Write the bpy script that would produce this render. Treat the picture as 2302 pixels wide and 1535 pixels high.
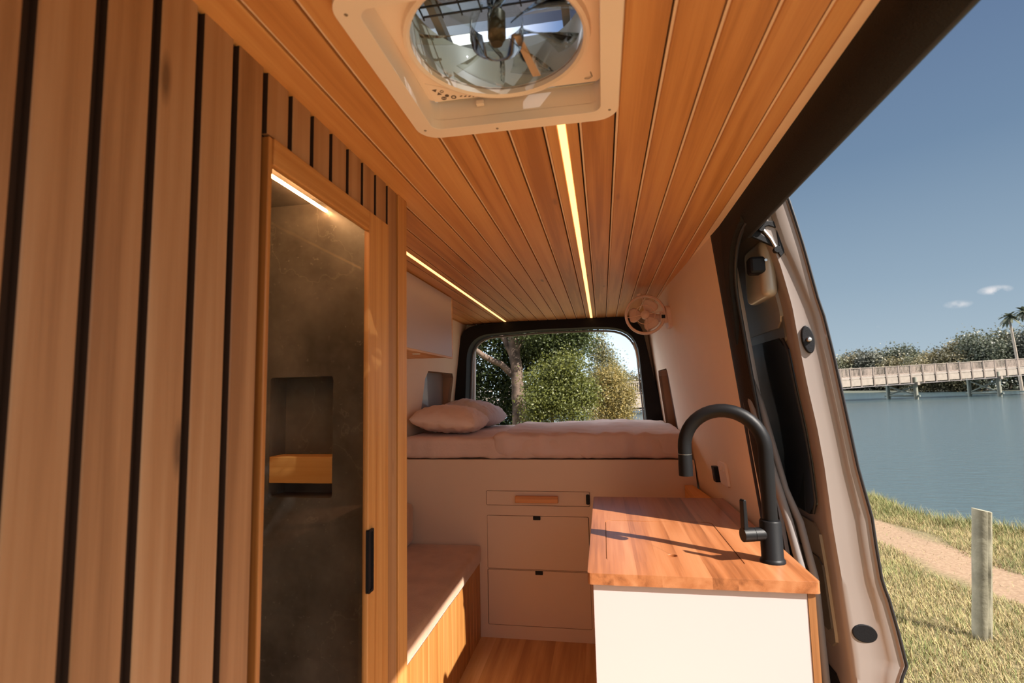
import bpy, bmesh, math, random
import numpy as np
from mathutils import Vector, Matrix
from mathutils.geometry import tessellate_polygon
for _o in list(bpy.data.objects): bpy.data.objects.remove(_o)
SC = bpy.context.scene; COL = SC.collection
random.seed(7); PI = math.pi

# ------------------------------------------------------------------ camera, sky, sun, exposure
cam = bpy.data.cameras.new('camera'); camo = bpy.data.objects.new('camera', cam); COL.objects.link(camo)
cam.sensor_width = 36; cam.lens = 36 * 1151.57 / 2302; cam.clip_start = .02; cam.clip_end = 2000
yaw, pit, rol = -.17223, .096714, -.021561
f_ = Vector((math.sin(yaw)*math.cos(pit), math.cos(yaw)*math.cos(pit), math.sin(pit)))
r_ = Vector((math.cos(yaw), -math.sin(yaw), 0)); u_ = r_.cross(f_)
c_, s_ = math.cos(rol), math.sin(rol)
R_ = c_*r_ + s_*u_; U_ = -s_*r_ + c_*u_
camo.matrix_world = Matrix.Translation((0, 0, 1.4)) @ Matrix((R_, U_, -f_)).transposed().to_4x4()
cam.dof.use_dof = True; cam.dof.focus_distance = 2.6; cam.dof.aperture_fstop = 4.5
SC.camera = camo
SC.view_settings.view_transform = 'Standard'; SC.view_settings.look = 'None'
SC.view_settings.gamma = 1; SC.view_settings.exposure = 0.12
SC.view_settings.use_curve_mapping = False
SC.cycles.max_bounces = 14; SC.cycles.diffuse_bounces = 9; SC.cycles.glossy_bounces = 5; SC.cycles.transparent_max_bounces = 16

W = bpy.data.worlds.new('sky'); SC.world = W; W.use_nodes = True
nt = W.node_tree; N = nt.nodes; LK = nt.links; bg = N['Background']
tc = N.new('ShaderNodeTexCoord'); sp = N.new('ShaderNodeSeparateXYZ'); LK.new(tc.outputs['Generated'], sp.inputs[0])
rp = N.new('ShaderNodeValToRGB'); LK.new(sp.outputs['Z'], rp.inputs[0])
cr = rp.color_ramp; cr.elements[0].position = 0; cr.elements[0].color = (.42, .52, .58, 1)
cr.elements[1].position = 1; cr.elements[1].color = (.060, .105, .23, 1)
for p_, c in ((.06, (.36, .46, .54, 1)), (.16, (.27, .37, .47, 1)), (.35, (.155, .24, .36, 1)), (.6, (.095, .15, .28, 1))):
    e = cr.elements.new(p_); e.color = c
# the sky is boosted, partly as interior fill, towards the far bank (+y, -x)
dt = N.new('ShaderNodeVectorMath'); dt.operation = 'DOT_PRODUCT'; LK.new(tc.outputs['Generated'], dt.inputs[0]); dt.inputs[1].default_value = (-.6, .8, 0)
mr = N.new('ShaderNodeMapRange'); LK.new(dt.outputs['Value'], mr.inputs[0]); mr.inputs[1].default_value = .58; mr.inputs[2].default_value = .98; mr.inputs[3].default_value = 1.0; mr.inputs[4].default_value = 4.2
mul = N.new('ShaderNodeVectorMath'); mul.operation = 'SCALE'; LK.new(rp.outputs[0], mul.inputs[0]); LK.new(mr.outputs[0], mul.inputs['Scale'])
# haze glow added around the sun, behind and right of camera, for interior fill
sd_ = N.new('ShaderNodeVectorMath'); sd_.operation = 'DOT_PRODUCT'; LK.new(tc.outputs['Generated'], sd_.inputs[0]); sd_.inputs[1].default_value = (.605, -.387, .696)
sg = N.new('ShaderNodeMapRange'); sg.interpolation_type = 'SMOOTHSTEP'; LK.new(sd_.outputs['Value'], sg.inputs[0]); sg.inputs[1].default_value = .50; sg.inputs[2].default_value = 1; sg.inputs[3].default_value = 0; sg.inputs[4].default_value = 1
ad = N.new('ShaderNodeVectorMath'); ad.operation = 'MULTIPLY_ADD'; ad.inputs[1].default_value = (1.2, 1.15, 1.05); LK.new(sg.outputs[0], ad.inputs[0]); LK.new(mul.outputs[0], ad.inputs[2])
# bright glow added to the unseen sky behind left, fill for the interior
cd_ = N.new('ShaderNodeVectorMath'); cd_.operation = 'DOT_PRODUCT'; LK.new(tc.outputs['Generated'], cd_.inputs[0]); cd_.inputs[1].default_value = (-.72, .44, .54)
cg = N.new('ShaderNodeMapRange'); cg.interpolation_type = 'SMOOTHSTEP'; LK.new(cd_.outputs['Value'], cg.inputs[0]); cg.inputs[1].default_value = .70; cg.inputs[2].default_value = .92; cg.inputs[3].default_value = 0; cg.inputs[4].default_value = 1
ad2 = N.new('ShaderNodeVectorMath'); ad2.operation = 'MULTIPLY_ADD'; ad2.inputs[1].default_value = (4.2, 4.1, 4.0); LK.new(cg.outputs[0], ad2.inputs[0]); LK.new(ad.outputs[0], ad2.inputs[2])
prev = ad2.outputs[0]
ns = N.new('ShaderNodeTexNoise'); LK.new(tc.outputs['Generated'], ns.inputs[0]); ns.inputs['Scale'].default_value = 55; ns.inputs['Detail'].default_value = 6
for d, rad, st in (((.5527, .8236, .1277), .020, .9), ((.5190, .8475, .1130), .018, .6), ((.4285, .8990, .0900), .010, .35), ((.4207, .7636, .4896), .026, .55)):
    m2 = N.new('ShaderNodeVectorMath'); m2.operation = 'DISTANCE'; LK.new(tc.outputs['Generated'], m2.inputs[0]); m2.inputs[1].default_value = d
    vs = N.new('ShaderNodeVectorMath'); vs.operation = 'MULTIPLY_ADD'
    vs.inputs[1].default_value = (1, 1, 2.6); vs.inputs[2].default_value = (0, 0, 0); LK.new(tc.outputs['Generated'], vs.inputs[0])
    LK.new(vs.outputs[0], m2.inputs[0]); m2.inputs[1].default_value = (d[0], d[1], d[2]*2.6)
    q = N.new('ShaderNodeMapRange'); LK.new(m2.outputs['Value'], q.inputs[0]); q.inputs[1].default_value = rad; q.inputs[2].default_value = 0; q.inputs[3].default_value = 0; q.inputs[4].default_value = 1
    a = N.new('ShaderNodeMath'); a.operation = 'MULTIPLY'; LK.new(q.outputs[0], a.inputs[0])
    q2 = N.new('ShaderNodeMapRange'); LK.new(ns.outputs[0], q2.inputs[0]); q2.inputs[1].default_value = .42; q2.inputs[2].default_value = .62; q2.inputs[3].default_value = 0; q2.inputs[4].default_value = 1.6*st
    LK.new(q2.outputs[0], a.inputs[1])
    mx = N.new('ShaderNodeMixRGB'); LK.new(a.outputs[0], mx.inputs[0]); LK.new(prev, mx.inputs[1]); mx.inputs[2].default_value = (.72, .72, .74, 1)
    mx.use_clamp = False; prev = mx.outputs[0]
LK.new(prev, bg.inputs[0]); bg.inputs[1].default_value = 1.0

sun = bpy.data.lights.new('sun', 'SUN'); suno = bpy.data.objects.new('sun', sun); COL.objects.link(suno)
sun.energy = 12.0; sun.angle = .0093; sun.color = (1, .92, .83)
suno.rotation_euler = Vector((-1, .64, -1.15)).to_track_quat('-Z', 'Y').to_euler()

# ------------------------------------------------------------------ materials
def newmat(name):
    m = bpy.data.materials.new(name); m.use_nodes = True
    return m, m.node_tree.nodes, m.node_tree.links, m.node_tree.nodes['Principled BSDF']
def c4(c): return (c[0], c[1], c[2], 1)
def plain(name, col, rough=.5, metal=0, spec=.5, var=.06, scale=6, bump=0, bscale=80, coat=0, sheen=0):
    m, n, l, b = newmat(name)
    b.inputs['Roughness'].default_value = rough; b.inputs['Metallic'].default_value = metal
    b.inputs['Specular IOR Level'].default_value = spec; b.inputs['Coat Weight'].default_value = coat
    b.inputs['Sheen Weight'].default_value = sheen
    t = n.new('ShaderNodeTexCoord'); no = n.new('ShaderNodeTexNoise'); l.new(t.outputs['Object'], no.inputs[0])
    no.inputs['Scale'].default_value = scale; no.inputs['Detail'].default_value = 4
    r = n.new('ShaderNodeValToRGB'); l.new(no.outputs[0], r.inputs[0])
    r.color_ramp.elements[0].position = .3; r.color_ramp.elements[1].position = .7
    r.color_ramp.elements[0].color = c4([x*(1-var) for x in col]); r.color_ramp.elements[1].color = c4([min(1, x*(1+var)) for x in col])
    l.new(r.outputs[0], b.inputs['Base Color'])
    if bump:
        n2 = n.new('ShaderNodeTexNoise'); l.new(t.outputs['Object'], n2.inputs[0]); n2.inputs['Scale'].default_value = bscale; n2.inputs['Detail'].default_value = 5
        bp = n.new('ShaderNodeBump'); bp.inputs['Strength'].default_value = bump; bp.inputs['Distance'].default_value = .01
        l.new(n2.outputs[0], bp.inputs['Height']); l.new(bp.outputs[0], b.inputs['Normal'])
    return m
def wood(name, cols, along, across, pitch, off=0, rough=.45, grain=1.0, coat=0.0, knots=True, tint=.36):
    """planks run along one axis; each plank (pitch wide on the across axis) has its own tint"""
    m, n, l, b = newmat(name)
    t = n.new('ShaderNodeTexCoord'); s = n.new('ShaderNodeSeparateXYZ'); l.new(t.outputs['Object'], s.inputs[0])
    def M(op, a, bb=None):
        x = n.new('ShaderNodeMath'); x.operation = op
        for i, v in enumerate((a, bb)):
            if v is None: continue
            if isinstance(v, (int, float)): x.inputs[i].default_value = v
            else: l.new(v, x.inputs[i])
        return x.outputs[0]
    third = [k for k in 'XYZ' if k not in (along, across)][0]
    idx = M('FLOOR', M('DIVIDE', M('SUBTRACT', s.outputs[across], off), pitch))
    wn = n.new('ShaderNodeTexWhiteNoise'); wn.noise_dimensions = '1D'; l.new(idx, wn.inputs['W'])
    cb = n.new('ShaderNodeCombineXYZ')
    l.new(M('ADD', M('MULTIPLY', s.outputs[along], 1.2), M('MULTIPLY', wn.outputs['Value'], 37)), cb.inputs[0])
    l.new(M('MULTIPLY', s.outputs[across], 34*grain), cb.inputs[1]); l.new(M('MULTIPLY', s.outputs[third], 34*grain), cb.inputs[2])
    n1 = n.new('ShaderNodeTexNoise'); l.new(cb.outputs[0], n1.inputs[0]); n1.inputs['Scale'].default_value = 1; n1.inputs['Detail'].default_value = 6; n1.inputs['Distortion'].default_value = .35
    cb2 = n.new('ShaderNodeCombineXYZ')
    l.new(M('ADD', M('MULTIPLY', s.outputs[along], 6), M('MULTIPLY', wn.outputs['Value'], 91)), cb2.inputs[0])
    l.new(M('MULTIPLY', s.outputs[across], 420), cb2.inputs[1]); l.new(M('MULTIPLY', s.outputs[third], 420), cb2.inputs[2])
    n2 = n.new('ShaderNodeTexNoise'); l.new(cb2.outputs[0], n2.inputs[0]); n2.inputs['Scale'].default_value = 1; n2.inputs['Detail'].default_value = 3
    v = M('ADD', M('ADD', M('MULTIPLY', n1.outputs[0], 1.15), M('MULTIPLY', n2.outputs[0], .22)), M('MULTIPLY', M('SUBTRACT', wn.outputs['Value'], .5), tint))
    r = n.new('ShaderNodeValToRGB'); l.new(v, r.inputs[0])
    e = r.color_ramp.elements; e[0].position = .38; e[0].color = c4(cols[0]); e[1].position = 1.0; e[1].color = c4(cols[2])
    k = e.new(.66); k.color = c4(cols[1])
    out = r.outputs[0]
    if knots:
        vo = n.new('ShaderNodeTexVoronoi'); cb3 = n.new('ShaderNodeCombineXYZ')
        l.new(M('MULTIPLY', s.outputs[along], 1.7), cb3.inputs[0]); l.new(M('MULTIPLY', s.outputs[across], 7), cb3.inputs[1]); l.new(M('MULTIPLY', s.outputs[third], 7), cb3.inputs[2])
        l.new(cb3.outputs[0], vo.inputs['Vector']); vo.inputs['Scale'].default_value = 1.3
        mp = n.new('ShaderNodeMapRange'); l.new(vo.outputs['Distance'], mp.inputs[0]); mp.inputs[1].default_value = .035; mp.inputs[2].default_value = .10; mp.inputs[3].default_value = .75; mp.inputs[4].default_value = 0
        mx = n.new('ShaderNodeMixRGB'); l.new(mp.outputs[0], mx.inputs[0]); l.new(out, mx.inputs[1]); mx.inputs[2].default_value = c4([x*.35 for x in cols[0]]); out = mx.outputs[0]
    l.new(out, b.inputs['Base Color']); b.inputs['Roughness'].default_value = rough; b.inputs['Coat Weight'].default_value = coat
    b.inputs['Coat Roughness'].default_value = .25
    bp = n.new('ShaderNodeBump'); bp.inputs['Strength'].default_value = .12; bp.inputs['Distance'].default_value = .002
    l.new(n2.outputs[0], bp.inputs['Height']); l.new(bp.outputs[0], b.inputs['Normal'])
    return m
def emis(name, col, st):
    m, n, l, b = newmat(name); b.inputs['Base Color'].default_value = c4(col)
    b.inputs['Emission Color'].default_value = c4(col); b.inputs['Emission Strength'].default_value = st; return m
def glassy(name, tint=(1, 1, 1), refl=1.45, rough=0.0):
    m, n, l, b = newmat(name); n.remove(b); o = n['Material Output']
    tr = n.new('ShaderNodeBsdfTransparent'); tr.inputs[0].default_value = c4(tint)
    g = n.new('ShaderNodeBsdfGlossy'); g.inputs['Roughness'].default_value = rough
    fr = n.new('ShaderNodeFresnel'); fr.inputs[0].default_value = refl
    mx = n.new('ShaderNodeMixShader'); l.new(fr.outputs[0], mx.inputs[0]); l.new(tr.outputs[0], mx.inputs[1]); l.new(g.outputs[0], mx.inputs[2]); l.new(mx.outputs[0], o.inputs[0])
    return m

CEIL0 = -.028 - .0795*20
ceil_cols = [(.40, .16, .045), (.57, .255, .082), (.67, .34, .125)]
M_ceil = wood('ceiling_timber', ceil_cols, 'Y', 'X', .0795, CEIL0, .42)
M_slat = wood('slat_timber', [(.26, .115, .042), (.37, .18, .076), (.45, .25, .125)], 'Z', 'Y', .0747, .404, .5, knots=True)
M_frameV = wood('door_timber', [(.30, .10, .02), (.46, .19, .05), (.58, .28, .09)], 'Z', 'Y', .5, 0, .4, 1.6, knots=False)
M_frameH = wood('door_rail_timber', [(.30, .10, .02), (.46, .19, .05), (.58, .28, .09)], 'Y', 'Z', .5, 0, .4, 1.6, knots=False)
M_bench = wood('bench_timber', [(.34, .135, .03), (.44, .19, .05), (.50, .24, .08)], 'Z', 'Y', .066, 0, .45, knots=False)
M_top = wood('worktop_timber', [(.14, .042, .013), (.33, .118, .042), (.43, .185, .080)], 'Y', 'X', .064, .01, .33, .8, coat=.25, tint=.2, knots=False)
M_edge = wood('edge_timber', [(.20, .08, .025), (.28, .12, .04), (.33, .16, .06)], 'Z', 'X', .5, 0, .5, knots=False)
M_floor = wood('floor_timber', [(.44, .21, .07), (.62, .34, .13), (.74, .46, .22)], 'Y', 'X', .17, .03, .36, .6, coat=.15)
M_pale = plain('pale_strip', (.82, .62, .46), .6)
M_dark = plain('shadow_backing', (.035, .014, .006), .9)
M_wall = plain('cream_lining', (.86, .69, .53), .6, var=.02)
M_cream = plain('cream_laminate', (.50, .425, .425), .42, var=.01, scale=2)
M_black = plain('black_plastic', (.006, .006, .008), .5, 0, .25, bump=.1, bscale=300)
M_blackfelt = plain('black_trim_vinyl', (.008, .007, .007), .7, 0, .3, bump=.3, bscale=250)
M_rubber = plain('grey_rubber', (.20, .18, .175), .6)
M_rubberd = plain('dark_rubber', (.018, .019, .024), .5)
M_tap = plain('matt_black_metal', (.007, .007, .008), .45, .0, .25, bump=.08, bscale=600)
M_white = plain('warm_white_plastic', (.88, .75, .65), .4, var=.02)
M_fanpink = plain('fan_plastic', (.78, .58, .49), .4, var=.02)
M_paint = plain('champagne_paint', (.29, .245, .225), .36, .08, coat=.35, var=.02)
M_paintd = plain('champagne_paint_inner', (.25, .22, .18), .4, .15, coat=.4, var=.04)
M_sheet = plain('linen_sheet', (.66, .49, .42), .85, var=.05, bump=.25, bscale=45, sheen=.2)
M_quilt = plain('linen_quilt', (.66, .50, .45), .85, var=.05, bump=.3, bscale=30, sheen=.2)
M_pil1 = plain('linen_pillow', (.78, .60, .52), .85, var=.05, bump=.3, bscale=40, sheen=.2)
M_pil2 = plain('linen_pillow_lilac', (.66, .60, .64), .85, var=.05, bump=.3, bscale=40, sheen=.2)
M_cush = plain('tan_upholstery', (.47, .265, .145), .9, var=.12, scale=9, bump=.3, bscale=200, sheen=.3)
M_led = emis('led_strip_warm', (1, .50, .17), 2.6)
M_ledsh = emis('led_strip_shower', (1, .50, .20), 90)
M_metal = plain('brushed_steel', (.6, .6, .6), .3, 1)
M_glass = glassy('clear_glass', (.95, .96, .96), 1.06)
M_dglass = plain('tinted_window', (.006, .007, .009), .08, spec=.6, coat=.5)
M_lid = glassy('smoked_acrylic', (.36, .39, .42), 1.3)
M_clear = glassy('clear_acrylic', (.90, .93, .92), 1.35, .02)

# dark stone of the shower
M_stone, n, l, b = newmat('dark_stone')
t = n.new('ShaderNodeTexCoord'); n1 = n.new('ShaderNodeTexNoise'); l.new(t.outputs['Object'], n1.inputs[0]); n1.inputs['Scale'].default_value = 5; n1.inputs['Detail'].default_value = 9; n1.inputs['Roughness'].default_value = .65
r = n.new('ShaderNodeValToRGB'); l.new(n1.outputs[0], r.inputs[0]); r.color_ramp.elements[0].position = .3; r.color_ramp.elements[1].position = .75
r.color_ramp.elements[0].color = (.050, .043, .038, 1); r.color_ramp.elements[1].color = (.20, .175, .15, 1)
w1 = n.new('ShaderNodeTexNoise'); l.new(t.outputs['Object'], w1.inputs[0]); w1.inputs['Scale'].default_value = 3.2; w1.inputs['Detail'].default_value = 8; w1.inputs['Distortion'].default_value = .2
a = n.new('ShaderNodeMath'); a.operation = 'SUBTRACT'; l.new(w1.outputs[0], a.inputs[0]); a.inputs[1].default_value = .5
a2 = n.new('ShaderNodeMath'); a2.operation = 'ABSOLUTE'; l.new(a.outputs[0], a2.inputs[0])
q = n.new('ShaderNodeMapRange'); l.new(a2.outputs[0], q.inputs[0]); q.inputs[1].default_value = 0; q.inputs[2].default_value = .004; q.inputs[3].default_value = .30; q.inputs[4].default_value = 0
n3 = n.new('ShaderNodeTexNoise'); l.new(t.outputs['Object'], n3.inputs[0]); n3.inputs['Scale'].default_value = 90; n3.inputs['Detail'].default_value = 2
q3 = n.new('ShaderNodeMapRange'); l.new(n3.outputs[0], q3.inputs[0]); q3.inputs[1].default_value = .66; q3.inputs[2].default_value = .78; q3.inputs[4].default_value = .5
mxm = n.new('ShaderNodeMath'); mxm.operation = 'MAXIMUM'; l.new(q.outputs[0], mxm.inputs[0]); l.new(q3.outputs[0], mxm.inputs[1])
mx = n.new('ShaderNodeMixRGB'); l.new(mxm.outputs[0], mx.inputs[0]); l.new(r.outputs[0], mx.inputs[1]); mx.inputs[2].default_value = (.30, .26, .21, 1)
l.new(mx.outputs[0], b.inputs['Base Color']); b.inputs['Roughness'].default_value = .42

# ------------------------------------------------------------------ geometry helpers
def mesh_obj(name, vs, fs, mat=None, parent=None, smooth=False, mats=None, mi=None, base=None):
    me = bpy.data.meshes.new(name); me.from_pydata([tuple(v) for v in vs], [], [tuple(f) for f in fs])
    for m in (mats or ([mat] if mat else [])): me.materials.append(m)
    if mi is not None: me.polygons.foreach_set('material_index', mi)
    if smooth: me.polygons.foreach_set('use_smooth', [True]*len(fs))
    me.update(); o = bpy.data.objects.new(name, me); COL.objects.link(o)
    if parent is not None: par(o, parent)
    return o
def wloc(o):
    v = Vector(o.location)
    while o.parent: o = o.parent; v += Vector(o.location)
    return v
def par(o, p):
    o.parent = p; o.matrix_parent_inverse = Matrix.Translation(-wloc(p)) if p.type == 'EMPTY' else Matrix.Identity(4)
class MB:
    def __init__(s): s.v = []; s.f = []; s.mi = []
    def add(s, vs, fs, mi=0):
        o = len(s.v); s.v += [tuple(v) for v in vs]; s.f += [tuple(i+o for i in f) for f in fs]; s.mi += [mi]*len(fs); return s
    def box(s, x0, x1, y0, y1, z0, z1, mi=0):
        v = [(x, y, z) for z in (z0, z1) for y in (y0, y1) for x in (x0, x1)]
        return s.add(v, [(0, 2, 3, 1), (4, 5, 7, 6), (0, 1, 5, 4), (2, 6, 7, 3), (0, 4, 6, 2), (1, 3, 7, 5)], mi)
    def prism(s, poly, fn, a, b, mi=0):
        """poly: list of 2D pts; fn(u, v, w) -> 3D; extrude w from a to b"""
        k = len(poly); v = [fn(p[0], p[1], a) for p in poly] + [fn(p[0], p[1], b) for p in poly]
        f = [tuple(range(k-1, -1, -1)), tuple(range(k, 2*k))] + [(i, (i+1) % k, k+(i+1) % k, k+i) for i in range(k)]
        return s.add(v, f, mi)
    def plate(s, outer, holes, fn, a, b, mi=0):
        loops = [outer] + holes
        pts = [p for lp in loops for p in lp]; K = len(pts)
        tri = tessellate_polygon([[Vector((p[0], p[1], 0)) for p in lp] for lp in loops])
        v = [fn(p[0], p[1], a) for p in pts] + [fn(p[0], p[1], b) for p in pts]
        f = [tuple(t) for t in tri] + [tuple(K+i for i in reversed(t)) for t in tri]
        o = 0
        for lp in loops:
            k = len(lp); f += [(o+i, o+(i+1) % k, K+o+(i+1) % k, K+o+i) for i in range(k)]; o += k
        return s.add(v, f, mi)
    def tube(s, path, r, seg=14, cap=True, mi=0):
        P = [Vector(p) for p in path]; R = r if isinstance(r, (list, tuple)) else [r]*len(P)
        rings = []; up = None
        for i, p in enumerate(P):
            t = (P[min(i+1, len(P)-1)] - P[max(i-1, 0)]).normalized()
            if up is None:
                up = Vector((0, 0, 1)) if abs(t.z) < .9 else Vector((1, 0, 0))
            up = (up - t*up.dot(t)).normalized(); sd = t.cross(up)
            rings.append([p + R[i]*(math.cos(2*PI*k/seg)*up + math.sin(2*PI*k/seg)*sd) for k in range(seg)])
        v = [q for rg in rings for q in rg]; f = []
        for i in range(len(P)-1):
            for k in range(seg):
                a = i*seg+k; b2 = i*seg+(k+1) % seg; f.append((a, b2, b2+seg, a+seg))
        if cap: f += [tuple(range(seg-1, -1, -1)), tuple((len(P)-1)*seg+k for k in range(seg))]
        return s.add(v, f, mi)
    def lathe(s, prof, c=(0, 0, 0), axis='z', seg=32, mi=0, closed=False):
        c = Vector(c); v = []; f = []
        for r, h in prof:
            for k in range(seg):
                a = 2*PI*k/seg; u, w = r*math.cos(a), r*math.sin(a)
                v.append(c + Vector({'z': (u, w, h), 'y': (u, h, w), 'x': (h, u, w)}[axis]))
        m = len(prof)
        for i in range(m if closed else m-1):
            j = (i+1) % m
            for k in range(seg): f.append((i*seg+k, i*seg+(k+1) % seg, j*seg+(k+1) % seg, j*seg+k))
        return s.add(v, f, mi)
    def build(s, name, mat=None, parent=None, smooth=False, bevel=0, mats=None, seg=2):
        o = mesh_obj(name, s.v, s.f, mat, parent, smooth, mats, s.mi if mats else None)
        bm = bmesh.new(); bm.from_mesh(o.data); bmesh.ops.recalc_face_normals(bm, faces=bm.faces); bm.to_mesh(o.data); bm.free()
        if bevel:
            md = o.modifiers.new('bevel', 'BEVEL'); md.width = bevel; md.segments = seg; md.limit_method = 'ANGLE'; md.angle_limit = .6
            md.harden_normals = False
        if smooth: 
            try: o.data.set_sharp_from_angle(angle=.7)
            except Exception: pass
        return o
def rrect(x0, x1, y0, y1, r, k=6):
    p = []
    for cx, cy, a0 in ((x1-r, y1-r, 0), (x0+r, y1-r, 90), (x0+r, y0+r, 180), (x1-r, y0+r, 270)):
        for i in range(k+1):
            a = math.radians(a0 + 90*i/k); p.append((cx+r*math.cos(a), cy+r*math.sin(a)))
    return p
def circ(cx, cy, r, k=40, ry=None):
    return [(cx+r*math.cos(2*PI*i/k), cy+(ry or r)*math.sin(2*PI*i/k)) for i in range(k)]
XY = lambda u, v, w: (u, v, w)
XZ = lambda u, v, w: (u, w, v)
YZ = lambda u, v, w: (w, u, v)
def tag(o, label=None, cat=None, group=None, kind=None):
    if label: o['label'] = label
    if cat: o['category'] = cat
    if group: o['group'] = group
    if kind: o['kind'] = kind
    return o
def thing(name, label, cat, loc=(0, 0, 0), group=None, kind=None):
    o = bpy.data.objects.new(name, None); COL.objects.link(o); o.location = loc; o.empty_display_size = .05
    return tag(o, label, cat, group, kind)
def struct(o, label=None): o['kind'] = 'structure'; return o
def box(name, b, mat, parent=None, bevel=0, smooth=False):
    return MB().box(*b).build(name, mat, parent, smooth, bevel)

# ------------------------------------------------------------------ van shell
ZC = 1.98
def wr(y, z):                                   # right hand wall lining, leaning in towards the roof
    return .434 + (1.98-z)*.108 - (min(y, 3.0)-2.02)*.052 - max(0, y-3.0)*.012
def wl(z): return -1.255 + .115*(z-1.15)

struct(box('floor', (-1.35, .62, -.3, 4.35, -.05, 0), M_floor))

# ceiling of planks with a pale strip set along one side of every groove
mb = MB(); PX = .0795; vx0, vx1, vy0, vy1 = -.36, .042, .625, 1.027
k = 0; x = CEIL0
edges = []
while x < .41:
    x0, x1 = x+.0045, min(x+PX-.0045, .412)
    if x1 - x0 > .01 and x1 > -1.17: edges.append((x0, x1))
    x += PX
def plank(x0, x1, y0, y1):
    e = .0015; z0, z1 = ZC, ZC+.012
    p = [(x0, z1), (x0, z0+e), (x0+e, z0), (x1-e, z0), (x1, z0+e), (x1, z1)]
    mb.prism(p, XZ, y0, y1)
    mb.box(x0-.0048, x0, y0, y1, z0+.0035, z1, 1)
def split_led(x0, x1, y0, y1, lx, hw):
    if x0 < lx < x1:
        plank(x0, lx-hw, y0, y1); plank(lx+hw, x1, y0, y1)
    else: plank(x0, x1, y0, y1)
for x0, x1 in edges:
    for y0, y1 in ((-.3, vy0), (vy1, 4.33)) if (x1 > vx0 and x0 < vx1) else ((-.3, 4.33),):
        if (x1 > vx0 and x0 < vx1) and y0 < 0:
            if x0 < vx0: plank(x0, vx0, vy0, vy1)
            if x1 > vx1: plank(vx1, x1, vy0, vy1)
        if x0 < -.07 < x1: split_led(x0, x1, y0, y1, -.068, .0095)
        elif x0 < -.78 < x1 and y1 > 4:
            plank(x0, x1, y0, 1.44); split_led(x0, x1, 1.44, y1, -.782, .0095)
        elif x1 < -.6:
            plank(x0, x1, 1.41, 4.33)
        else: plank(x0, x1, y0, y1)
mb.plate([(-1.25, -.3), (.46, -.3), (.46, 4.35), (-1.25, 4.35)], [[(vx0, vy0), (vx0, vy1), (vx1, vy1), (vx1, vy0)]], XY, ZC+.0125, ZC+.03, 2)
struct(mb.build('ceiling', mats=[M_ceil, M_pale, M_dark]))
struct(MB().prism([(.4135, ZC-.001), (.4375, ZC-.001), (.445, ZC+.012), (.4135, ZC+.012)], XZ, -.3, 4.3).build('trim_1', M_pale))
# roof skin above
roof = MB().plate([(-1.3, -.3), (.62, -.3), (.62, 4.4), (-1.3, 4.4)], [[(vx0, vy0), (vx0, vy1), (vx1, vy1), (vx1, vy0)]], XY, ZC+.035, ZC+.055).build('ceiling_roof_skin', M_paint)
struct(roof)

# right wall lining, with a rounded niche
def wfn(u, v, w): return (wr(u, v) + w, u, v)
nich = [(3.50, 1.06), (3.46, 1.10), (3.52, 1.49), (3.56, 1.53), (4.00, 1.53), (4.04, 1.49), (4.06, 1.10), (4.03, 1.06)]
mb = MB()
fe = [(2.02, 1.98), (2.012, 1.7), (2.004, 1.43), (2.0, 1.2), (1.995, 1.0), (1.99, .8), (1.99, 0)]
mb.plate([(3.0, 1.98)] + fe + [(3.0, 0)], [], wfn, 0, .02)
mb.plate([(4.32, 1.98), (3.0, 1.98), (3.0, 0), (4.32, 0)], [nich], wfn, 0, .02)
kk = len(nich); v = [wfn(p[0], p[1], 0) for p in nich] + [wfn(p[0], p[1], .13) for p in nich]
mb.add(v, [(i, (i+1) % kk, kk+(i+1) % kk, kk+i) for i in range(kk)] + [tuple(range(kk, 2*kk))], 1)
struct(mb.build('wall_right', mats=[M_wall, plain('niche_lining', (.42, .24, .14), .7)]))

# left wall lining, with a rounded niche
def lfn(u, v, w): return (wl(v) - w, u, v)
nl = [(3.42, 1.20), (3.40, 1.22), (3.42, 1.50), (3.47, 1.555), (4.06, 1.555), (4.10, 1.52), (4.08, 1.22), (4.06, 1.20)]
mb = MB(); mb.plate([(1.40, 0), (4.32, 0), (4.32, 1.98), (1.40, 1.98)], [nl], lfn, 0, .02)
kk = len(nl); v = [lfn(p[0], p[1], 0) for p in nl] + [lfn(p[0], p[1], .16) for p in nl]
mb.add(v, [(i, (i+1) % kk, kk+(i+1) % kk, kk+i) for i in range(kk)], 1); mb.add(v[kk:], [tuple(range(kk))], 0)
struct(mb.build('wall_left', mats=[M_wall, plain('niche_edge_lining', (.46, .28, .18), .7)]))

# rear door opening with black surround
def rounded(pts, rads, k=7):
    out = []; n_ = len(pts)
    for i in range(n_):
        p, a, c = Vector(pts[i]), Vector(pts[i-1]), Vector(pts[(i+1) % n_]); r = rads[i]
        if r == 0: out.append(tuple(p)); continue
        d1, d2 = (a-p).normalized(), (c-p).normalized(); s0, s1 = p+d1*r, p+d2*r
        for j in range(k+1):
            t_ = j/k; q_ = (1-t_)**2*s0 + 2*t_*(1-t_)*p + t_*t_*s1; out.append((q_.x, q_.y))
    return out
outer = rounded([(-1.30, .55), (-1.175, 1.955), (-.55, 1.99), (-.05, 1.99), (.315, 1.97), (.475, 1.10), (.58, .55)], [0, .16, .02, .02, .15, .02, 0])
inner = rounded([(-1.170, .62), (-1.112, 1.874), (-.5, 1.905), (-.05, 1.905), (.285, 1.885), (.365, .62)], [.05, .20, .02, .02, .22, .05])
w1_ = thing('window_1', None, None, (-.4, 4.25, .6)); struct(w1_)
MB().plate(outer, [inner], XZ, 4.19, 4.36).build('window_frame', M_blackfelt, w1_, bevel=.008)
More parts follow.
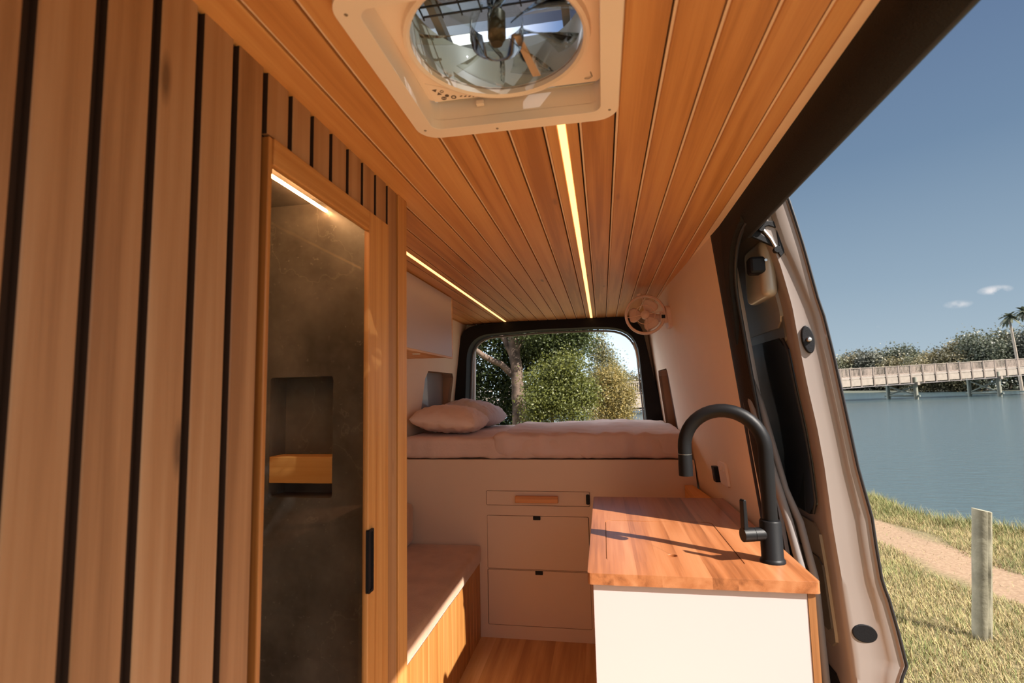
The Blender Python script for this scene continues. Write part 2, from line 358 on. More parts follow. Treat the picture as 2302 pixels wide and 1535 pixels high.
wrr = MB().plate([(-1.30, 0), (-1.30, 1.98), (.50, 1.98), (.60, 0)], [[(-1.20, .6), (-1.12, 1.93), (.24, 1.93), (.40, 1.0), (.42, .6)]], XZ, 4.325, 4.335).build('wall_rear', M_wall); struct(wrr)
rim = [( -.4+(p[0]+.4)*.995, 1.25+(p[1]-1.25)*.992) for p in inner]
rin = [( -.4+(p[0]+.4)*.982, 1.25+(p[1]-1.25)*.972) for p in inner]
MB().plate(rim, [rin], XZ, 4.34, 4.38).build('window_seal', M_rubber, w1_)
# exterior quarter panels closing the shell behind the lining
mb = MB(); mb.box(-1.33, -1.30, -.3, 4.4, -.3, 2.02); struct(mb.build('wall_left_outer', M_paint))
mb = MB(); mb.plate([(2.10, -.3), (4.4, -.3), (4.4, 1.98), (2.10, 1.98)], [], lambda u, v, w: (wr(u, v)+.045+.05*(1-max(0, v-1)/1.0) + w, u, v), 0, .02)
struct(mb.build('wall_right_outer', M_paint))
# rear door swung open, its edge shows at the left of the opening
d3 = thing('door_3', None, None, (-1.12, 4.45, .6)); struct(d3)
MB().prism([(-1.150, .55), (-1.19, .55), (-1.14, 1.82), (-1.09, 1.82)], lambda u, v, w: (u-(w-4.42)*.35, w, v), 4.42, 5.3).build('door_panel', M_paintd, d3)
MB().prism([(-1.130, .55), (-1.142, .55), (-1.108, 1.76), (-1.096, 1.76)], XZ, 4.40, 4.43).build('door_edge', plain('white_door_edge', (.8, .8, .82), .4), d3)

# ------------------------------------------------------------------ sliding door opening: black trim, seals
hz = [(.437, 1.983), (.445, 1.935), (.470, 1.905), (.495, 1.895), (.508, 1.905), (.53, 1.94), (.545, 2.0), (.44, 2.0)]
t2 = thing('trim_2', None, None, (.5, 1.9, 0)); struct(t2)
MB().prism(hz, XZ, -.3, 1.86).build('header_trim', M_blackfelt, t2, smooth=True)
MB().tube([(.504, -.3, 1.905), (.504, 1.80, 1.905)], .0085, 10).build('header_seal', M_rubberd, t2, True)
# rear pillar of the opening, curving from header into the post
def pil(z):     # (x_in, y_in) where lining ends ; (x_out, y_out) at the opening edge
    d = max(0, z-1.70)/.26
    return (wr(2.01, z)-.004, 2.03), (wr(2.0, z)+.024-.008*d*d, 1.95-.10*min(1, d)**2)
mb = MB(); zs = [0, .3, .6, .9, 1.1, 1.3, 1.5, 1.65, 1.74, 1.80, 1.85, 1.89, 1.92, 1.95, 1.985]
rows = []
for z in zs:
    (xa, ya), (xb, yb) = pil(z)
    xm, ym = xa*.45+xb*.55-.004, ya*.45+yb*.55-.012
    rows.append([(xa+.02, ya+.03, z), (xa, ya, z), (xa+.002, ya-.018, z), (xm, ym, z), (xb, yb, z), (xb+.008, yb+.012, z), (xb+.010, yb+.09, z)])
v = [p for r_w in rows for p in r_w]; m_ = len(rows[0])
mb.add(v, [(i*m_+j, i*m_+j+1, (i+1)*m_+j+1, (i+1)*m_+j) for i in range(len(rows)-1) for j in range(m_-1)])
mb.build('pillar_trim', plain('dark_brown_trim', (.022, .014, .010), .6, 0, .3, bump=.2, bscale=200), t2, True)
# curved corner between header and pillar
cv = []
for i in range(13):
    a = math.radians(90*i/12); cy, cz, r = 1.68, 1.70, .215
    cv.append((cy + r*math.sin(a)*1.18, cz + r*math.cos(a)))
mb = MB()
ring = [(y_, z_) for y_, z_ in cv] + [(1.97, 1.55), (2.05, 1.55), (2.05, 1.99), (1.60, 1.99)]
mb.prism(ring, lambda u, v, w: (wr(2.0, v)+.003+w, u, v), 0.002, .028)
mb.build('corner_trim', M_blackfelt, t2, bevel=.004)
path = [(wr(2, z)+.030, 1.945, z) for z in (0, .4, .8, 1.1, 1.4, 1.6)] + [(wr(2, z_)+.026, y_-.004, z_) for y_, z_ in reversed(cv)]
MB().tube(path, .0065, 10).build('opening_seal', M_rubberd, t2, True)
# body shut face behind the pillar, pale, with cable and drain hoses low down
mb = MB(); zs2 = [-.1, .3, .6, .9, 1.2, 1.5, 1.7, 1.82, 1.9]
v = []
for z in zs2:
    xo = wr(2, z)+.040; v += [(xo, 1.99, z), (xo+.030, 2.02, z), (xo+.040, 2.06, z), (xo+.042, 2.3, z)]
mb.add(v, [(i*4+j, i*4+j+1, (i+1)*4+j+1, (i+1)*4+j) for i in range(len(zs2)-1) for j in range(3)])
mb.build('shut_face', plain('pale_body_paint', (.86, .80, .82), .4, coat=.2), t2, True)
for dx, r, zt in ((.010, .014, 1.10), (.044, .012, 1.05)):
    pts = [(wr(2, .3)+dx-.01+.03, 1.90, .3), (wr(2, .8)+dx+.045, 1.86, .78), (wr(2, .9)+dx+.03, 1.88, .95), (wr(2, 1)+dx+.012, 1.91, zt), (wr(2, 1.3)+dx*.8+.010, 1.97, 1.34), (wr(2, 1.45)+dx*.4+.012, 2.04, 1.50)]
    MB().tube(pts, r, 12).build('seal_tube', M_rubber, t2, True)
struct(box('trim_3', (.60, .70, -.3, 1.95, -.08, -.01), M_blackfelt, bevel=.01))      # door sill step

# ------------------------------------------------------------------ shower cubicle
SX = -.57
mb = MB()
ys = []
y = .404 - .0747*9
while y < 1.44: ys.append(y); y += .0747
DY0, DY1, DZ = .788, 1.297, 1.862
for y in ys:
    y0, y1 = y+.0072, min(y+.0747-.0072, 1.372)
    if y1-y0 < .01: continue
    for za, zb in ([(0, ZC)] if (y1 < DY0+.004) else ([(DZ+.004, ZC)] if y0 < DY1 else [(0, ZC)])):
        a0, a1 = y0, y1
        if za == 0 and y0 < DY0 < y1: a1 = DY0-.003
        if y0 < DY1 < y1:
            mb.prism([(SX-.012, max(y0, DY1+.003)), (SX, max(y0, DY1+.003)), (SX, y1), (SX-.012, y1)], lambda u, v, w: (u, v, w), 0, ZC)
            mb.box(SX-.012, SX, y0, DY1+.003, DZ+.004, ZC); continue
        e = .0015
        mb.prism([(SX-.012, a0), (SX-e, a0), (SX, a0+e), (SX, a1-e), (SX-e, a1), (SX-.012, a1)], XY, za, zb)
        mb.mi[-6] = mb.mi[-2] = 1          # the rebated long edges get the dark backing colour so gaps read dark
def hole_plate(mb, x0, x1, mi):
    mb.plate([(-.28, 0), (1.38, 0), (1.38, ZC), (-.28, ZC)], [[(DY0, .03), (DY1, .03), (DY1, DZ), (DY0, DZ)]], YZ, x0, x1, mi)
hole_plate(mb, SX-.013, SX-.03, 1)
struct(mb.build('wall_partition', mats=[M_slat, M_dark]))
struct(box('trim_4', (SX-.05, SX+.004, 1.373, 1.436, 0, ZC), M_frameV, bevel=.002))
# inner stone lining
mb = MB(); nz = rrect(-.965, -.765, 1.11, 1.455, .008, 3)
mb.plate([(-1.22, 0), (SX-.031, 0), (SX-.031, 1.985), (-1.22, 1.985)], [nz], XZ, 1.372, 1.385)
mb.box(-.975, -.755, 1.45, 1.46, 1.10, 1.465)
for b_ in ((-.975, -.965, 1.385, 1.45, 1.10, 1.465), (-.765, -.755, 1.385, 1.45, 1.10, 1.465), (-.975, -.755, 1.385, 1.45, 1.10, 1.11), (-.975, -.755, 1.385, 1.45, 1.455, 1.465)): mb.box(*b_)
mb.box(-1.22, -1.21, -.25, 1.38, 0, 1.985); mb.box(-1.22, SX-.031, -.26, -.25, 0, 1.985); mb.box(-1.22, SX-.031, -.26, 1.38, 1.975, 1.985)
mb.box(-1.22, SX-.031, -.26, 1.38, .02, .03)
struct(mb.build('wall_shower', M_stone))
struct(box('wall_shower_rear', (-1.23, SX-.05, 1.462, 1.475, 0, ZC), M_cream))
sh = box('niche_shelf', (-.964, -.766, 1.372, 1.44, 1.150, 1.225), wood('shelf_timber', [(.34, .13, .03), (.55, .24, .06), (.66, .33, .1)], 'X', 'Z', .5, 0, .4, knots=False), bevel=.002)
tag(sh, 'orange timber shelf board across the dark niche in the shower wall', 'shelf')

# shower door: timber frame, glass, black pull
d1 = thing('door_1', None, None, (SX, DY0, 0)); struct(d1)
fx0, fx1 = SX-.008, SX+.007
MB().box(fx0-.006, fx1-.004, DY0-.002, DY0+.009, .03, DZ).build('door_stile', M_frameV, d1, bevel=.002)
MB().box(fx0, fx1, DY1-.118, DY1, .03, DZ).build('door_stile', M_frameV, d1, bevel=.002)
MB().box(fx0, fx1-.0005, DY0+.009, DY1-.118, DZ-.050, DZ).build('door_rail', M_frameH, d1, bevel=.002)
MB().box(fx0, fx1-.0005, DY0+.009, DY1-.118, .03, .12).build('door_rail', M_frameH, d1, bevel=.002)
MB().box(SX-.005, SX-.002, DY0+.007, DY1-.115, .11, DZ-.048).build('door_glass', M_glass, d1)
mb = MB(); mb.plate(rrect(DY1-.122, DY1-.094, .932, 1.078, .004, 3), [rrect(DY1-.117, DY1-.100, .938, 1.072, .003, 3)], YZ, fx1-.004, fx1+.004)
mb.box(fx1-.003, fx1+.001, DY1-.12, DY1-.096, .935, 1.075)
mb.build('door_handle', M_black, d1)
l3 = MB().box(-.796, -.789, -.2, 1.368, 1.944, 1.950).build('led_strip', M_ledsh)
tag(l3, 'glowing warm strip light on the dark shower ceiling, seen through the glass door', 'strip light')
lp = thing('led_strip', 'bright warm strip light running down the middle of the plank ceiling from the roof fan', 'strip light', (-.068, 1.04, ZC))
MB().box(-.0775, -.0585, 1.03, 4.185, ZC+.004, ZC+.012).build('channel', M_metal, lp)
MB().box(-.0765, -.0595, 1.031, 4.184, ZC+.0005, ZC+.0035).build('diffuser', M_led, lp)
lp = thing('led_strip', 'thinner warm strip light along the left of the ceiling, above the wall cabinet', 'strip light', (-.782, 1.5, ZC))
MB().box(-.7915, -.7725, 1.475, 4.185, ZC+.004, ZC+.012).build('channel', M_metal, lp)
MB().box(-.7905, -.7735, 1.476, 4.184, ZC+.0005, ZC+.0035).build('diffuser', M_led, lp)
# ------------------------------------------------------------------ PART2
from mathutils import noise as MN
def soft_box(x0, x1, y0, y1, z0, z1, r, nd=.004, nf=4.0, res=.03, seed=0, crease=None, stretch=(1, 1, 1)):
    bm = bmesh.new(); vs = {}
    lo = Vector((x0, y0, z0)); hi = Vector((x1, y1, z1)); D = hi-lo
    nn = [max(3, int(D[i]/res)) for i in range(3)]; nn[2] = max(5, nn[2])
    def V(i, j, k):
        key = (i, j, k)
        if key not in vs:
            p = Vector((lo.x+D.x*i/nn[0], lo.y+D.y*j/nn[1], lo.z+D.z*k/nn[2]))
            q_ = Vector([min(max(p[a], lo[a]+r), hi[a]-r) for a in range(3)]); d = p-q_
            nrm = d.normalized() if d.length > 1e-9 else Vector((0, 0, 0))
            p = q_ + nrm*r if d.length > r else p
            qn = Vector((p.x*nf*stretch[0]+seed, p.y*nf*stretch[1], p.z*nf*stretch[2]))
            h = MN.fractal(qn, .9, 2.1, 4)
            if crease: h += crease(p)
            nz_ = nrm if nrm.length > 0 else Vector((0, 0, 1))
            p = p + nz_*nd*h
            vs[key] = bm.verts.new(p)
        return vs[key]
    for a in range(3):
        b_, c = (a+1) % 3, (a+2) % 3
        for side in (0, nn[a]):
            for i in range(nn[b_]):
                for j in range(nn[c]):
                    q4 = []
                    for di, dj in ((0, 0), (1, 0), (1, 1), (0, 1)):
                        idx = [0, 0, 0]; idx[a] = side; idx[b_] = i+di; idx[c] = j+dj; q4.append(V(*idx))
                    bm.faces.new(q4 if side else q4[::-1])
    bmesh.ops.recalc_face_normals(bm, faces=bm.faces)
    return bm
def bm_obj(name, bm, mat, parent=None, smooth=True):
    me = bpy.data.meshes.new(name); bm.to_mesh(me); bm.free(); me.materials.append(mat)
    if smooth: me.polygons.foreach_set('use_smooth', [True]*len(me.polygons))
    o = bpy.data.objects.new(name, me); COL.objects.link(o)
    if parent: par(o, parent)
    return o

# ------------------------------------------------------------------ bed base with drawers
BY = 3.012
bb = thing('bed_base', 'cream bed base wall with three drawers, across the van under the mattress', 'bed base', (-.4, BY, 0))
M_base = plain('bed_base_laminate', (.70, .525, .385), .5, var=.02, scale=2)
dr = [rrect(-.698, -.094, .738, .822, .008, 3), rrect(-.695, -.104, .381, .682, .008, 3), rrect(-.697, -.106, .071, .378, .008, 3)]
MB().plate([(-1.23, 0), (.545, 0), (.484, 1.0), (-1.235, 1.0)], dr, XZ, BY, BY+.018).build('front_panel', M_base, bb)
MB().box(-1.24, .50, BY+.03, BY+.045, .0, .99).build('inner_board', M_dark, bb)
MB().box(-1.225, .455, BY+.02, 4.18, .97, .998).build('bed_board', M_base, bb)
g = .0028
def drawer(x0, x1, z0, z1, nm='drawer'):
    return MB().plate(rrect(x0+g, x1-g, z0+g, z1-g, .006, 3), [], XZ, BY, BY+.02).build(nm, M_base, bb)
d = drawer(-.698, -.094, .738, .822)
h = MB().box(-.522, -.274, BY-.028, BY, .759, .796).build('handle', wood('handle_timber', [(.45, .15, .04), (.66, .28, .10), (.76, .38, .15)], 'X', 'Z', .5, 0, .45, knots=False), None, bevel=.003); par(h, d)
h['label'] = 'orange timber bar handle'
h = MB().plate(rrect(-.116, -.095, .752, .806, .006, 3), [], XZ, BY-.012, BY).build('latch', M_black, None, bevel=.002); par(h, d)
for (z0, z1), hx in (((.381, .682), -.401), ((.071, .378), -.396)):
    d = drawer(-.696, -.105, z0, z1)
    h = MB().box(hx-.021, hx+.021, BY-.008, BY+.001, z1-.022, z1-.002).build('finger_pull', M_black, None, bevel=.002); par(h, d)

def creaseM(p):
    v_ = 0
    if p.y < 3.06: v_ += .8*MN.noise(Vector((p.x*16, 0, p.z*5)))*(1 if p.z < 1.09 else .3)
    return v_
tag(bm_obj('mattress', soft_box(-1.235, .455, 3.02, 4.17, 1.003, 1.128,   .028, .009, 3, .02, 3, creaseM), M_sheet), 'thick mattress in a dusty pink fitted sheet on the bed base', 'mattress')
def creaseQ(p):
    v_ = .9*abs(MN.noise(Vector((p.x*5+p.y*7, p.y*3-p.x*4, 1))))*(1 if p.z > 1.12 else 0)
    if p.y < 3.06: v_ += .9*MN.noise(Vector((p.x*15+3, 0, p.z*4)))
    return v_
tag(bm_obj('quilt', soft_box(-.655, .458, 3.008, 4.185, 1.010, 1.150, .035, .015, 3.2, .016, 9, creaseQ), M_quilt), 'rumpled dusty pink quilt spread over the mattress up to the right wall', 'quilt')

def pillow(name, c, hx, hy, hz, rz, tilt, mat, label, seed):
    n_ = 40; vs = []; fs = []
    Rm = Matrix.Rotation(rz, 3, 'Z') @ Matrix.Rotation(tilt, 3, 'Y')
    for side in (1, -1):
        for i in range(n_+1):
            for j in range(n_+1):
                u = -1+2*i/n_; v = -1+2*j/n_
                t_ = (max(0, 1-abs(u)**2.6)*max(0, 1-abs(v)**2.6))**.5
                x = hx*u*(1-.10*v*v*(1-abs(u)*.4)); y = hy*v*(1-.08*u*u)
                z = side*hz*t_ * (1 + .16*MN.noise(Vector((u*1.6+seed, v*1.6, side))))
                w_ = .020*MN.noise(Vector((u*3+seed, v*9, side*2)))*(abs(v)**1.5)*min(1, t_*2.2) + .010*MN.noise(Vector((u*9+seed, v*4, side*2)))*min(1, t_*2)
                if side < 0: z *= .75
                p = Rm @ Vector((x, y, z+w_)) + Vector(c); vs.append(p)
    K = (n_+1)**2
    for s_ in range(2):
        for i in range(n_):
            for j in range(n_):
                a = s_*K+i*(n_+1)+j; q_ = (a, a+n_+1, a+n_+2, a+1); fs.append(q_ if s_ == 0 else q_[::-1])
    o = mesh_obj(name, vs, fs, mat, smooth=True)
    bm = bmesh.new(); bm.from_mesh(o.data); bmesh.ops.remove_doubles(bm, verts=bm.verts, dist=.0006); bmesh.ops.recalc_face_normals(bm, faces=bm.faces); bm.to_mesh(o.data); bm.free()
    o.data.polygons.foreach_set('use_smooth', [True]*len(o.data.polygons))
    return tag(o, label, 'pillow', 'pillows on the bed')
pillow('pillow', (-1.01, 3.37, 1.215), .225, .30, .100, .05, .10, M_pil1, 'pinkish pillow at the front of the bed, nearest the drawers', 1.3)
pillow('pillow', (-1.00, 3.90, 1.225), .225, .25, .110, -.12, .12, M_pil2, 'lilac grey pillow behind the front one, by the rear door opening', 6.1)

# ------------------------------------------------------------------ bench seat
bs = thing('storage_bench', 'low timber bench base with vertical grooved boards below the tan cushion', 'bench', (-.74, 2.2, 0))
mb = MB(); y = 1.45
while y < 3.0:
    y1 = min(y+.066, 3.008); e = .004
    mb.prism([(-.752, y), (-.7445, y), (-.7405, y+e), (-.7405, y1-e), (-.7445, y1), (-.752, y1)], XY, 0, .412); y = y1
mb.build('front_boards', M_bench, bs)
MB().box(-1.22, -.753, 1.45, 3.008, 0, .412).build('bench_box', M_base, bs)
tag(bm_obj('bench_cushion', soft_box(-1.235, -.728, 1.447, 3.006, .415, .515, .018, .002, 5, .025, 5), M_cush), 'tan upholstered seat cushion lying on the grooved timber bench', 'cushion')
tag(bm_obj('back_cushion', soft_box(-1.275, -1.125, 1.5, 2.98, .52, .76, .035, .003, 4, .03, 2), M_cush), 'tan back cushion against the left wall, mostly hidden by the post', 'cushion')

# ------------------------------------------------------------------ overhead cabinet
oc = thing('wall_cabinet', 'cream overhead cabinet with timber edging on the left wall above the bench', 'cabinet', (-1.0, 2.2, 1.61))
M_cw = wood('cabinet_ply', [(.58, .29, .10), (.76, .44, .18), (.86, .56, .27)], 'Y', 'X', .6, 0, .45, knots=False)
MB().box(-1.19, -.905, 1.45, 3.004, 1.612, 1.63).build('bottom_panel', M_cw, oc)
MB().box(-1.17, -.905, 2.985, 3.004, 1.63, 1.976).build('end_panel', M_cw, oc)
MB().box(-1.17, -.905, 1.45, 1.465, 1.63, 1.976).build('end_panel', M_cw, oc)
MB().box(-.904, -.8905, 1.45, 3.006, 1.604, 1.976).build('door_edging', M_cw, oc)
MB().box(-.890, -.888, 1.452, 2.978, 1.614, 1.972).build('door', M_cream, oc)
MB().lathe([(0, 1.608), (.02, 1.608), (.022, 1.612)], (-.98, 2.62, 0), 'z', 20).build('downlight', plain('light_trim', (.9, .9, .88), .4), oc)
MB().box(-1.19, -1.08, 1.45, 2.55, 1.598, 1.612).build('batten', M_cw, oc)

# ------------------------------------------------------------------ kitchen cabinet, worktop, sink cover, tap
kc = thing('kitchen_cabinet', 'white fronted kitchen cabinet under the timber worktop, beside the door opening', 'cabinet', (.23, 1.5, 0))
MB().box(-.045, .497, 1.480, 1.498, 0, .868).build('front_panel', M_cream, kc)
MB().box(.498, .516, 1.478, 1.97, 0, .868).build('side_panel', M_edge, kc)
MB().box(-.045, -.027, 1.499, 2.48, 0, .868).build('side_panel', M_cream, kc)
MB().box(-.026, .497, 2.46, 2.48, 0, .868).build('rear_panel', M_cream, kc)
mb = MB()
wo = rounded([(-.060, 1.470), (.528, 1.470), (.528, 1.93), (.520, 2.0), (.516, 2.49), (-.060, 2.49)], [.012, .012, 0, 0, .004, .012], 4)
sc_ = rrect(-.007, .377, 1.580, 2.052, .022, 5)
so = rrect(-.0085, .3785, 1.5785, 2.0535, .0235, 5)
mb.plate(wo, [so], XY, .870, .900)
wt = tag(mb.build('worktop', M_top, bevel=.007, seg=3), 'glossy orange timber worktop on the white kitchen cabinet', 'worktop')
hole = circ(.187, 1.648, .0125, 24, .009)
tag(MB().plate(sc_, [circ(.187, 1.650, .015, 28, .013)], XY, .874, .8988).build('sink_cover', M_top, bevel=.004), 'flush timber cutting board with finger hole, set into the worktop', 'cutting board')
bs2 = MB().lathe([(0, .880), (.0125, .882), (.0148, .899)], (.187, 1.650, 0), 'z', 28).build('finger_recess', M_top, None, True); par(bs2, wt)
mb = MB().box(-.02, .49, 1.56, 2.08, .60, .61); mb.plate(rrect(-.02, .49, 1.56, 2.08, .02), [rrect(-.012, .482, 1.568, 2.072, .015)], XY, .61, .868)
tag(mb.build('sink', M_metal), 'steel sink bowl hidden below the timber cover', 'sink')
tag(MB().prism([(.425, 2.62), (.506, 2.62), (.470, 3.008), (.425, 3.008)], XY, 0, .865).build('ledge_box', wood('ledge_timber', [(.50, .22, .06), (.68, .34, .12), (.78, .44, .18)], 'Y', 'X', .5, 0, .5, knots=False), bevel=.002), 'small timber ledge between the worktop and the bed, against the right wall', 'ledge')

tp = thing('tap', 'matt black gooseneck kitchen tap on the worktop', 'tap', (.460, 1.62, .9))
B = Vector((.460, 1.62, 0)); A = Vector((-.215, .07, 0)); L_ = A.length; A.normalize()
MB().lathe([(0, .9), (.034, .9), (.034, .906), (.031, .910), (.0295, .912), (.0295, 1.012), (.027, 1.016), (0, 1.016)], B, 'z', 32).build('body', M_tap, tp, True)
pts = [B+Vector((0, 0, z)) for z in (1.01, 1.10, 1.18, 1.215)]; R0 = L_/2
for i in range(1, 19):
    a = PI*i/19; pts.append(B + A*(R0-R0*math.cos(a)) + Vector((0, 0, 1.215+R0*math.sin(a)*1.0)))
pts += [B+A*L_+Vector((0, 0, z)) for z in (1.215, 1.196)]
MB().tube(pts, .0205, 20).build('spout', M_tap, tp, True)
MB().tube([B+A*L_+Vector((0, 0, 1.1945)), B+A*L_+Vector((0, 0, 1.193))], .0208, 20).build('ring', M_metal, tp, True)
MB().tube([B+A*L_+Vector((0, 0, z)) for z in (1.1925, 1.16, 1.128)], [.0205, .0215, .0215], 20).build('spray_head', M_tap, tp, True)
LD = Vector((-.92, -.25, 0)).normalized()
mb = MB().tube([B+LD*t_+Vector((0, 0, .978)) for t_ in (.02, .052)], .019, 20).tube([B+LD*t_+Vector((0, 0, .978)) for t_ in (.0535, .085)], .0195, 20)
mb.build('lever_barrel', M_tap, tp, True)
e = B+LD*.078
mb = MB(); mb.prism([(-.0065, .990), (.0065, .990), (.0055, 1.072), (.002, 1.078), (-.004, 1.076)], lambda u, v, w: (e.x + LD.x*u - LD.y*w, e.y + LD.y*u + LD.x*w, v), -.011, .011)
mb.build('lever', M_tap, tp, bevel=.002)

# ------------------------------------------------------------------ power outlet on the right wall
po = thing('power_outlet', 'white double power outlet on the right wall beside the worktop', 'power outlet', (wr(2.43, 1.02), 2.43, 1.02))
def wall_local(u, v, w): return (wr(u, v) - w, u, v)
MB().plate(rrect(2.372, 2.487, .968, 1.068, .012), [], wall_local, 0, .010).build('plate', M_white, po, bevel=.003)
MB().plate(rrect(2.395, 2.412, 1.030, 1.052, .003), [], wall_local, .010, .014).build('switch', M_white, po)
MB().plate(rrect(2.445, 2.462, 1.030, 1.052, .003), [], wall_local, .010, .014).build('switch', M_white, po)
us = thing('usb_socket', 'black socket on the right wall just behind the white power outlet', 'socket', (wr(2.54, 1.0), 2.54, 1.0))
MB().plate(rrect(2.515, 2.565, .965, 1.035, .008), [], wall_local, 0, .022).build('socket_body', M_black, us, bevel=.003)
MB().plate(rrect(2.526, 2.554, .977, 1.023, .005), [], wall_local, .022, .024).build('socket_face', M_rubberd, us)

# ------------------------------------------------------------------ roof fan
rf = thing('roof_fan', 'large white roof fan with a round clear opening, in the plank ceiling', 'roof fan', (-.159, .826, ZC))
ox0, ox1, oy0, oy1 = -.370, .052, .614, 1.038
o_ = rrect(ox0, ox1, oy0, oy1, .045, 8); i_ = rrect(-.334, .017, .650, 1.003, .022, 8)
MB().plate(o_, [i_], XY, 1.958, 1.9785).build('frame', M_white, rf, bevel=.005, seg=3)
ii = rrect(-.337, .020, .647, 1.006, .022, 8)
MB().plate(ii, [rrect(-.335, .018, .649, 1.004, .022, 8)], XY, 1.979, 2.06).build('housing', M_white, rf)
cx, cy, cr_ = -.159, .826, .150
MB().plate(rrect(-.336, .018, .648, .985, .012, 4), [circ(cx, cy, cr_, 64)], XY, 2.012, 2.018).build('fan_plate', M_white, rf, bevel=.0015)
MB().lathe([(.150, 2.018), (.150, 2.003), (.155, 1.999), (.161, 2.001), (.163, 2.012)], (cx, cy, 0), 'z', 64).build('fan_ring', M_white, rf, True)
MB().lathe([(.152, 2.018), (.152, 2.075), (.156, 2.10), (.160, 2.10), (.160, 2.018)], (cx, cy, 0), 'z', 64).build('shroud', plain('shroud_plastic', (.50, .50, .44), .4, coat=.2), rf, True)
M_blade = glassy('smoky_blade', (.92, .92, .88), 1.12, .05)
for kx in range(8):
    mb = MB(); a0 = kx*PI/4+.2; nn_ = 7; vs = []; fs = []
    for i in range(nn_):
        rr = .045+.098*i/(nn_-1); wd = .30+.10*i/(nn_-1)
        for j in range(5):
            t_ = j/4-.5; a = a0+t_*wd*1.7+.25*i/(nn_-1)
            vs.append((cx+rr*math.cos(a), cy+rr*math.sin(a), 2.030+t_*.030))
    fs = [(i*5+j, i*5+j+1, (i+1)*5+j+1, (i+1)*5+j) for i in range(nn_-1) for j in range(4)]
    b_ = mb.add(vs, fs).build('fan_blade', M_blade, rf, True)
    md = b_.modifiers.new('t', 'SOLIDIFY'); md.thickness = .0015
MB().lathe([(0, 1.996), (.030, 1.996), (.044, 2.002), (.047, 2.012), (.047, 2.050)], (cx, cy, 0), 'z', 40).build('hub', M_clear, rf, True)
MB().lathe([(0, 2.004), (.010, 2.004), (.012, 2.010), (.016, 2.016), (.016, 2.060)], (cx, cy, 0), 'z', 20).build('motor', plain('motor_brown', (.10, .085, .05), .4, .4), rf, True)
mb = MB()
for q_ in ((-.006, .006, .028, .150), ):
    mb.prism([(q_[0], q_[2]), (q_[1], q_[2]), (q_[1]+.002, q_[3]), (q_[0]-.002, q_[3])], lambda u, v, w: (cx+.030+u+v*.16, cy-.02+v, w), 2.020, 2.024)
mb.build('support_arm', plain('tan_arm', (.50, .36, .26), .4), rf)
mb = MB()
for i in range(9):
    mb.box(cx-.15+i*.0375-.0012, cx-.15+i*.0375+.0012, cy-.15, cy+.05, 2.108, 2.111); mb.box(cx-.15, cx+.15, cy-.15+i*.024-.0012, cy-.15+i*.024+.0012, 2.108, 2.111)
mb.build('insect_guard', M_rubberd, rf)
mb = MB(); mb.box(-.345, .03, .64, .655, 2.02, 2.14).box(-.345, .03, 1.0, 1.015, 2.02, 2.14).box(-.36, -.345, .64, 1.015, 2.02, 2.14).box(.03, .045, .64, 1.015, 2.02, 2.14)
mb.build('roof_collar', plain('collar_plastic', (.55, .55, .52), .35), rf)
mb = MB(); mb.prism([(.60, 2.145), (1.06, 2.21), (1.06, 2.235), (.60, 2.17)], lambda u, v, w: (w, u, v), -.40, .12)
mb.build('lid', M_lid, rf)
mb = MB(); mb.box(-.30, -.285, .70, .99, 2.12, 2.14).box(-.05, -.035, .70, .99, 2.12, 2.14).box(-.36, .045, .82, .835, 2.12, 2.14); mb.build('lid_arm', M_paintd, rf)
for sx, sy in ((-.352, .655), (-.352, 1.000), (.035, 1.000), (.035, .70), (-.20, 1.024)):
    MB().lathe([(0, 1.9575), (.0025, 1.957), (.0035, 1.9585)], (sx, sy, 0), 'z', 12).build('screw', plain('screw_steel', (.35, .28, .22), .4, .7), rf)
# raised control pad with its symbols in the rear left corner of the plate
pd = MB().plate([(-.325, .985), (-.325, .920), (-.292, .940), (-.258, .968), (-.218, .985)], [], XY, 2.0095, 2.013).build('control_pad', M_white, rf, bevel=.001)
M_ink = plain('printed_symbols', (.10, .07, .06), .5)
mb = MB()
def sym_poly(p): mb.prism(p, XY, 2.0086, 2.0096)
def tri(x, y, r, a): sym_poly([(x+r*math.cos(a+k_*2*PI/3), y+r*math.sin(a+k_*2*PI/3)) for k_ in range(3)])
def dring(x, y, r, w): mb.plate(circ(x, y, r, 20), [circ(x, y, r-w, 20)], XY, 2.0086, 2.0096)
tri(-.312, .944, .0055, PI/2); tri(-.307, .957, .0055, -PI/2); sym_poly(circ(-.293, .966, .0042, 16)); dring(-.281, .974, .0055, .0018); dring(-.302, .974, .0055, .0009); dring(-.302, .974, .003, .0009)
mb.plate(circ(-.299, .950, .0042, 6), [circ(-.299, .950, .0032, 6)], XY, 2.0086, 2.0096)
for i in range(4): sym_poly([(-.268+i*.0085, .974+i*.002), (-.263+i*.0085, .972+i*.002), (-.262+i*.0085, .9735+i*.002), (-.267+i*.0085, .976+i*.002)])
so_ = mb.build('printed_symbol', M_ink, None); par(so_, rf)
MB().plate(rrect(-.238, -.222, .990, 1.0015, .002, 3), [], XY, 1.998, 2.006).build('latch_clip', M_white, rf, bevel=.001)
MB().tube([(.000, .950, 2.011), (.003, .962, 2.009), (-.004, .968, 2.009), (-.012, .969, 2.011)], .0012, 6).build('spring_clip', M_metal, rf, True)

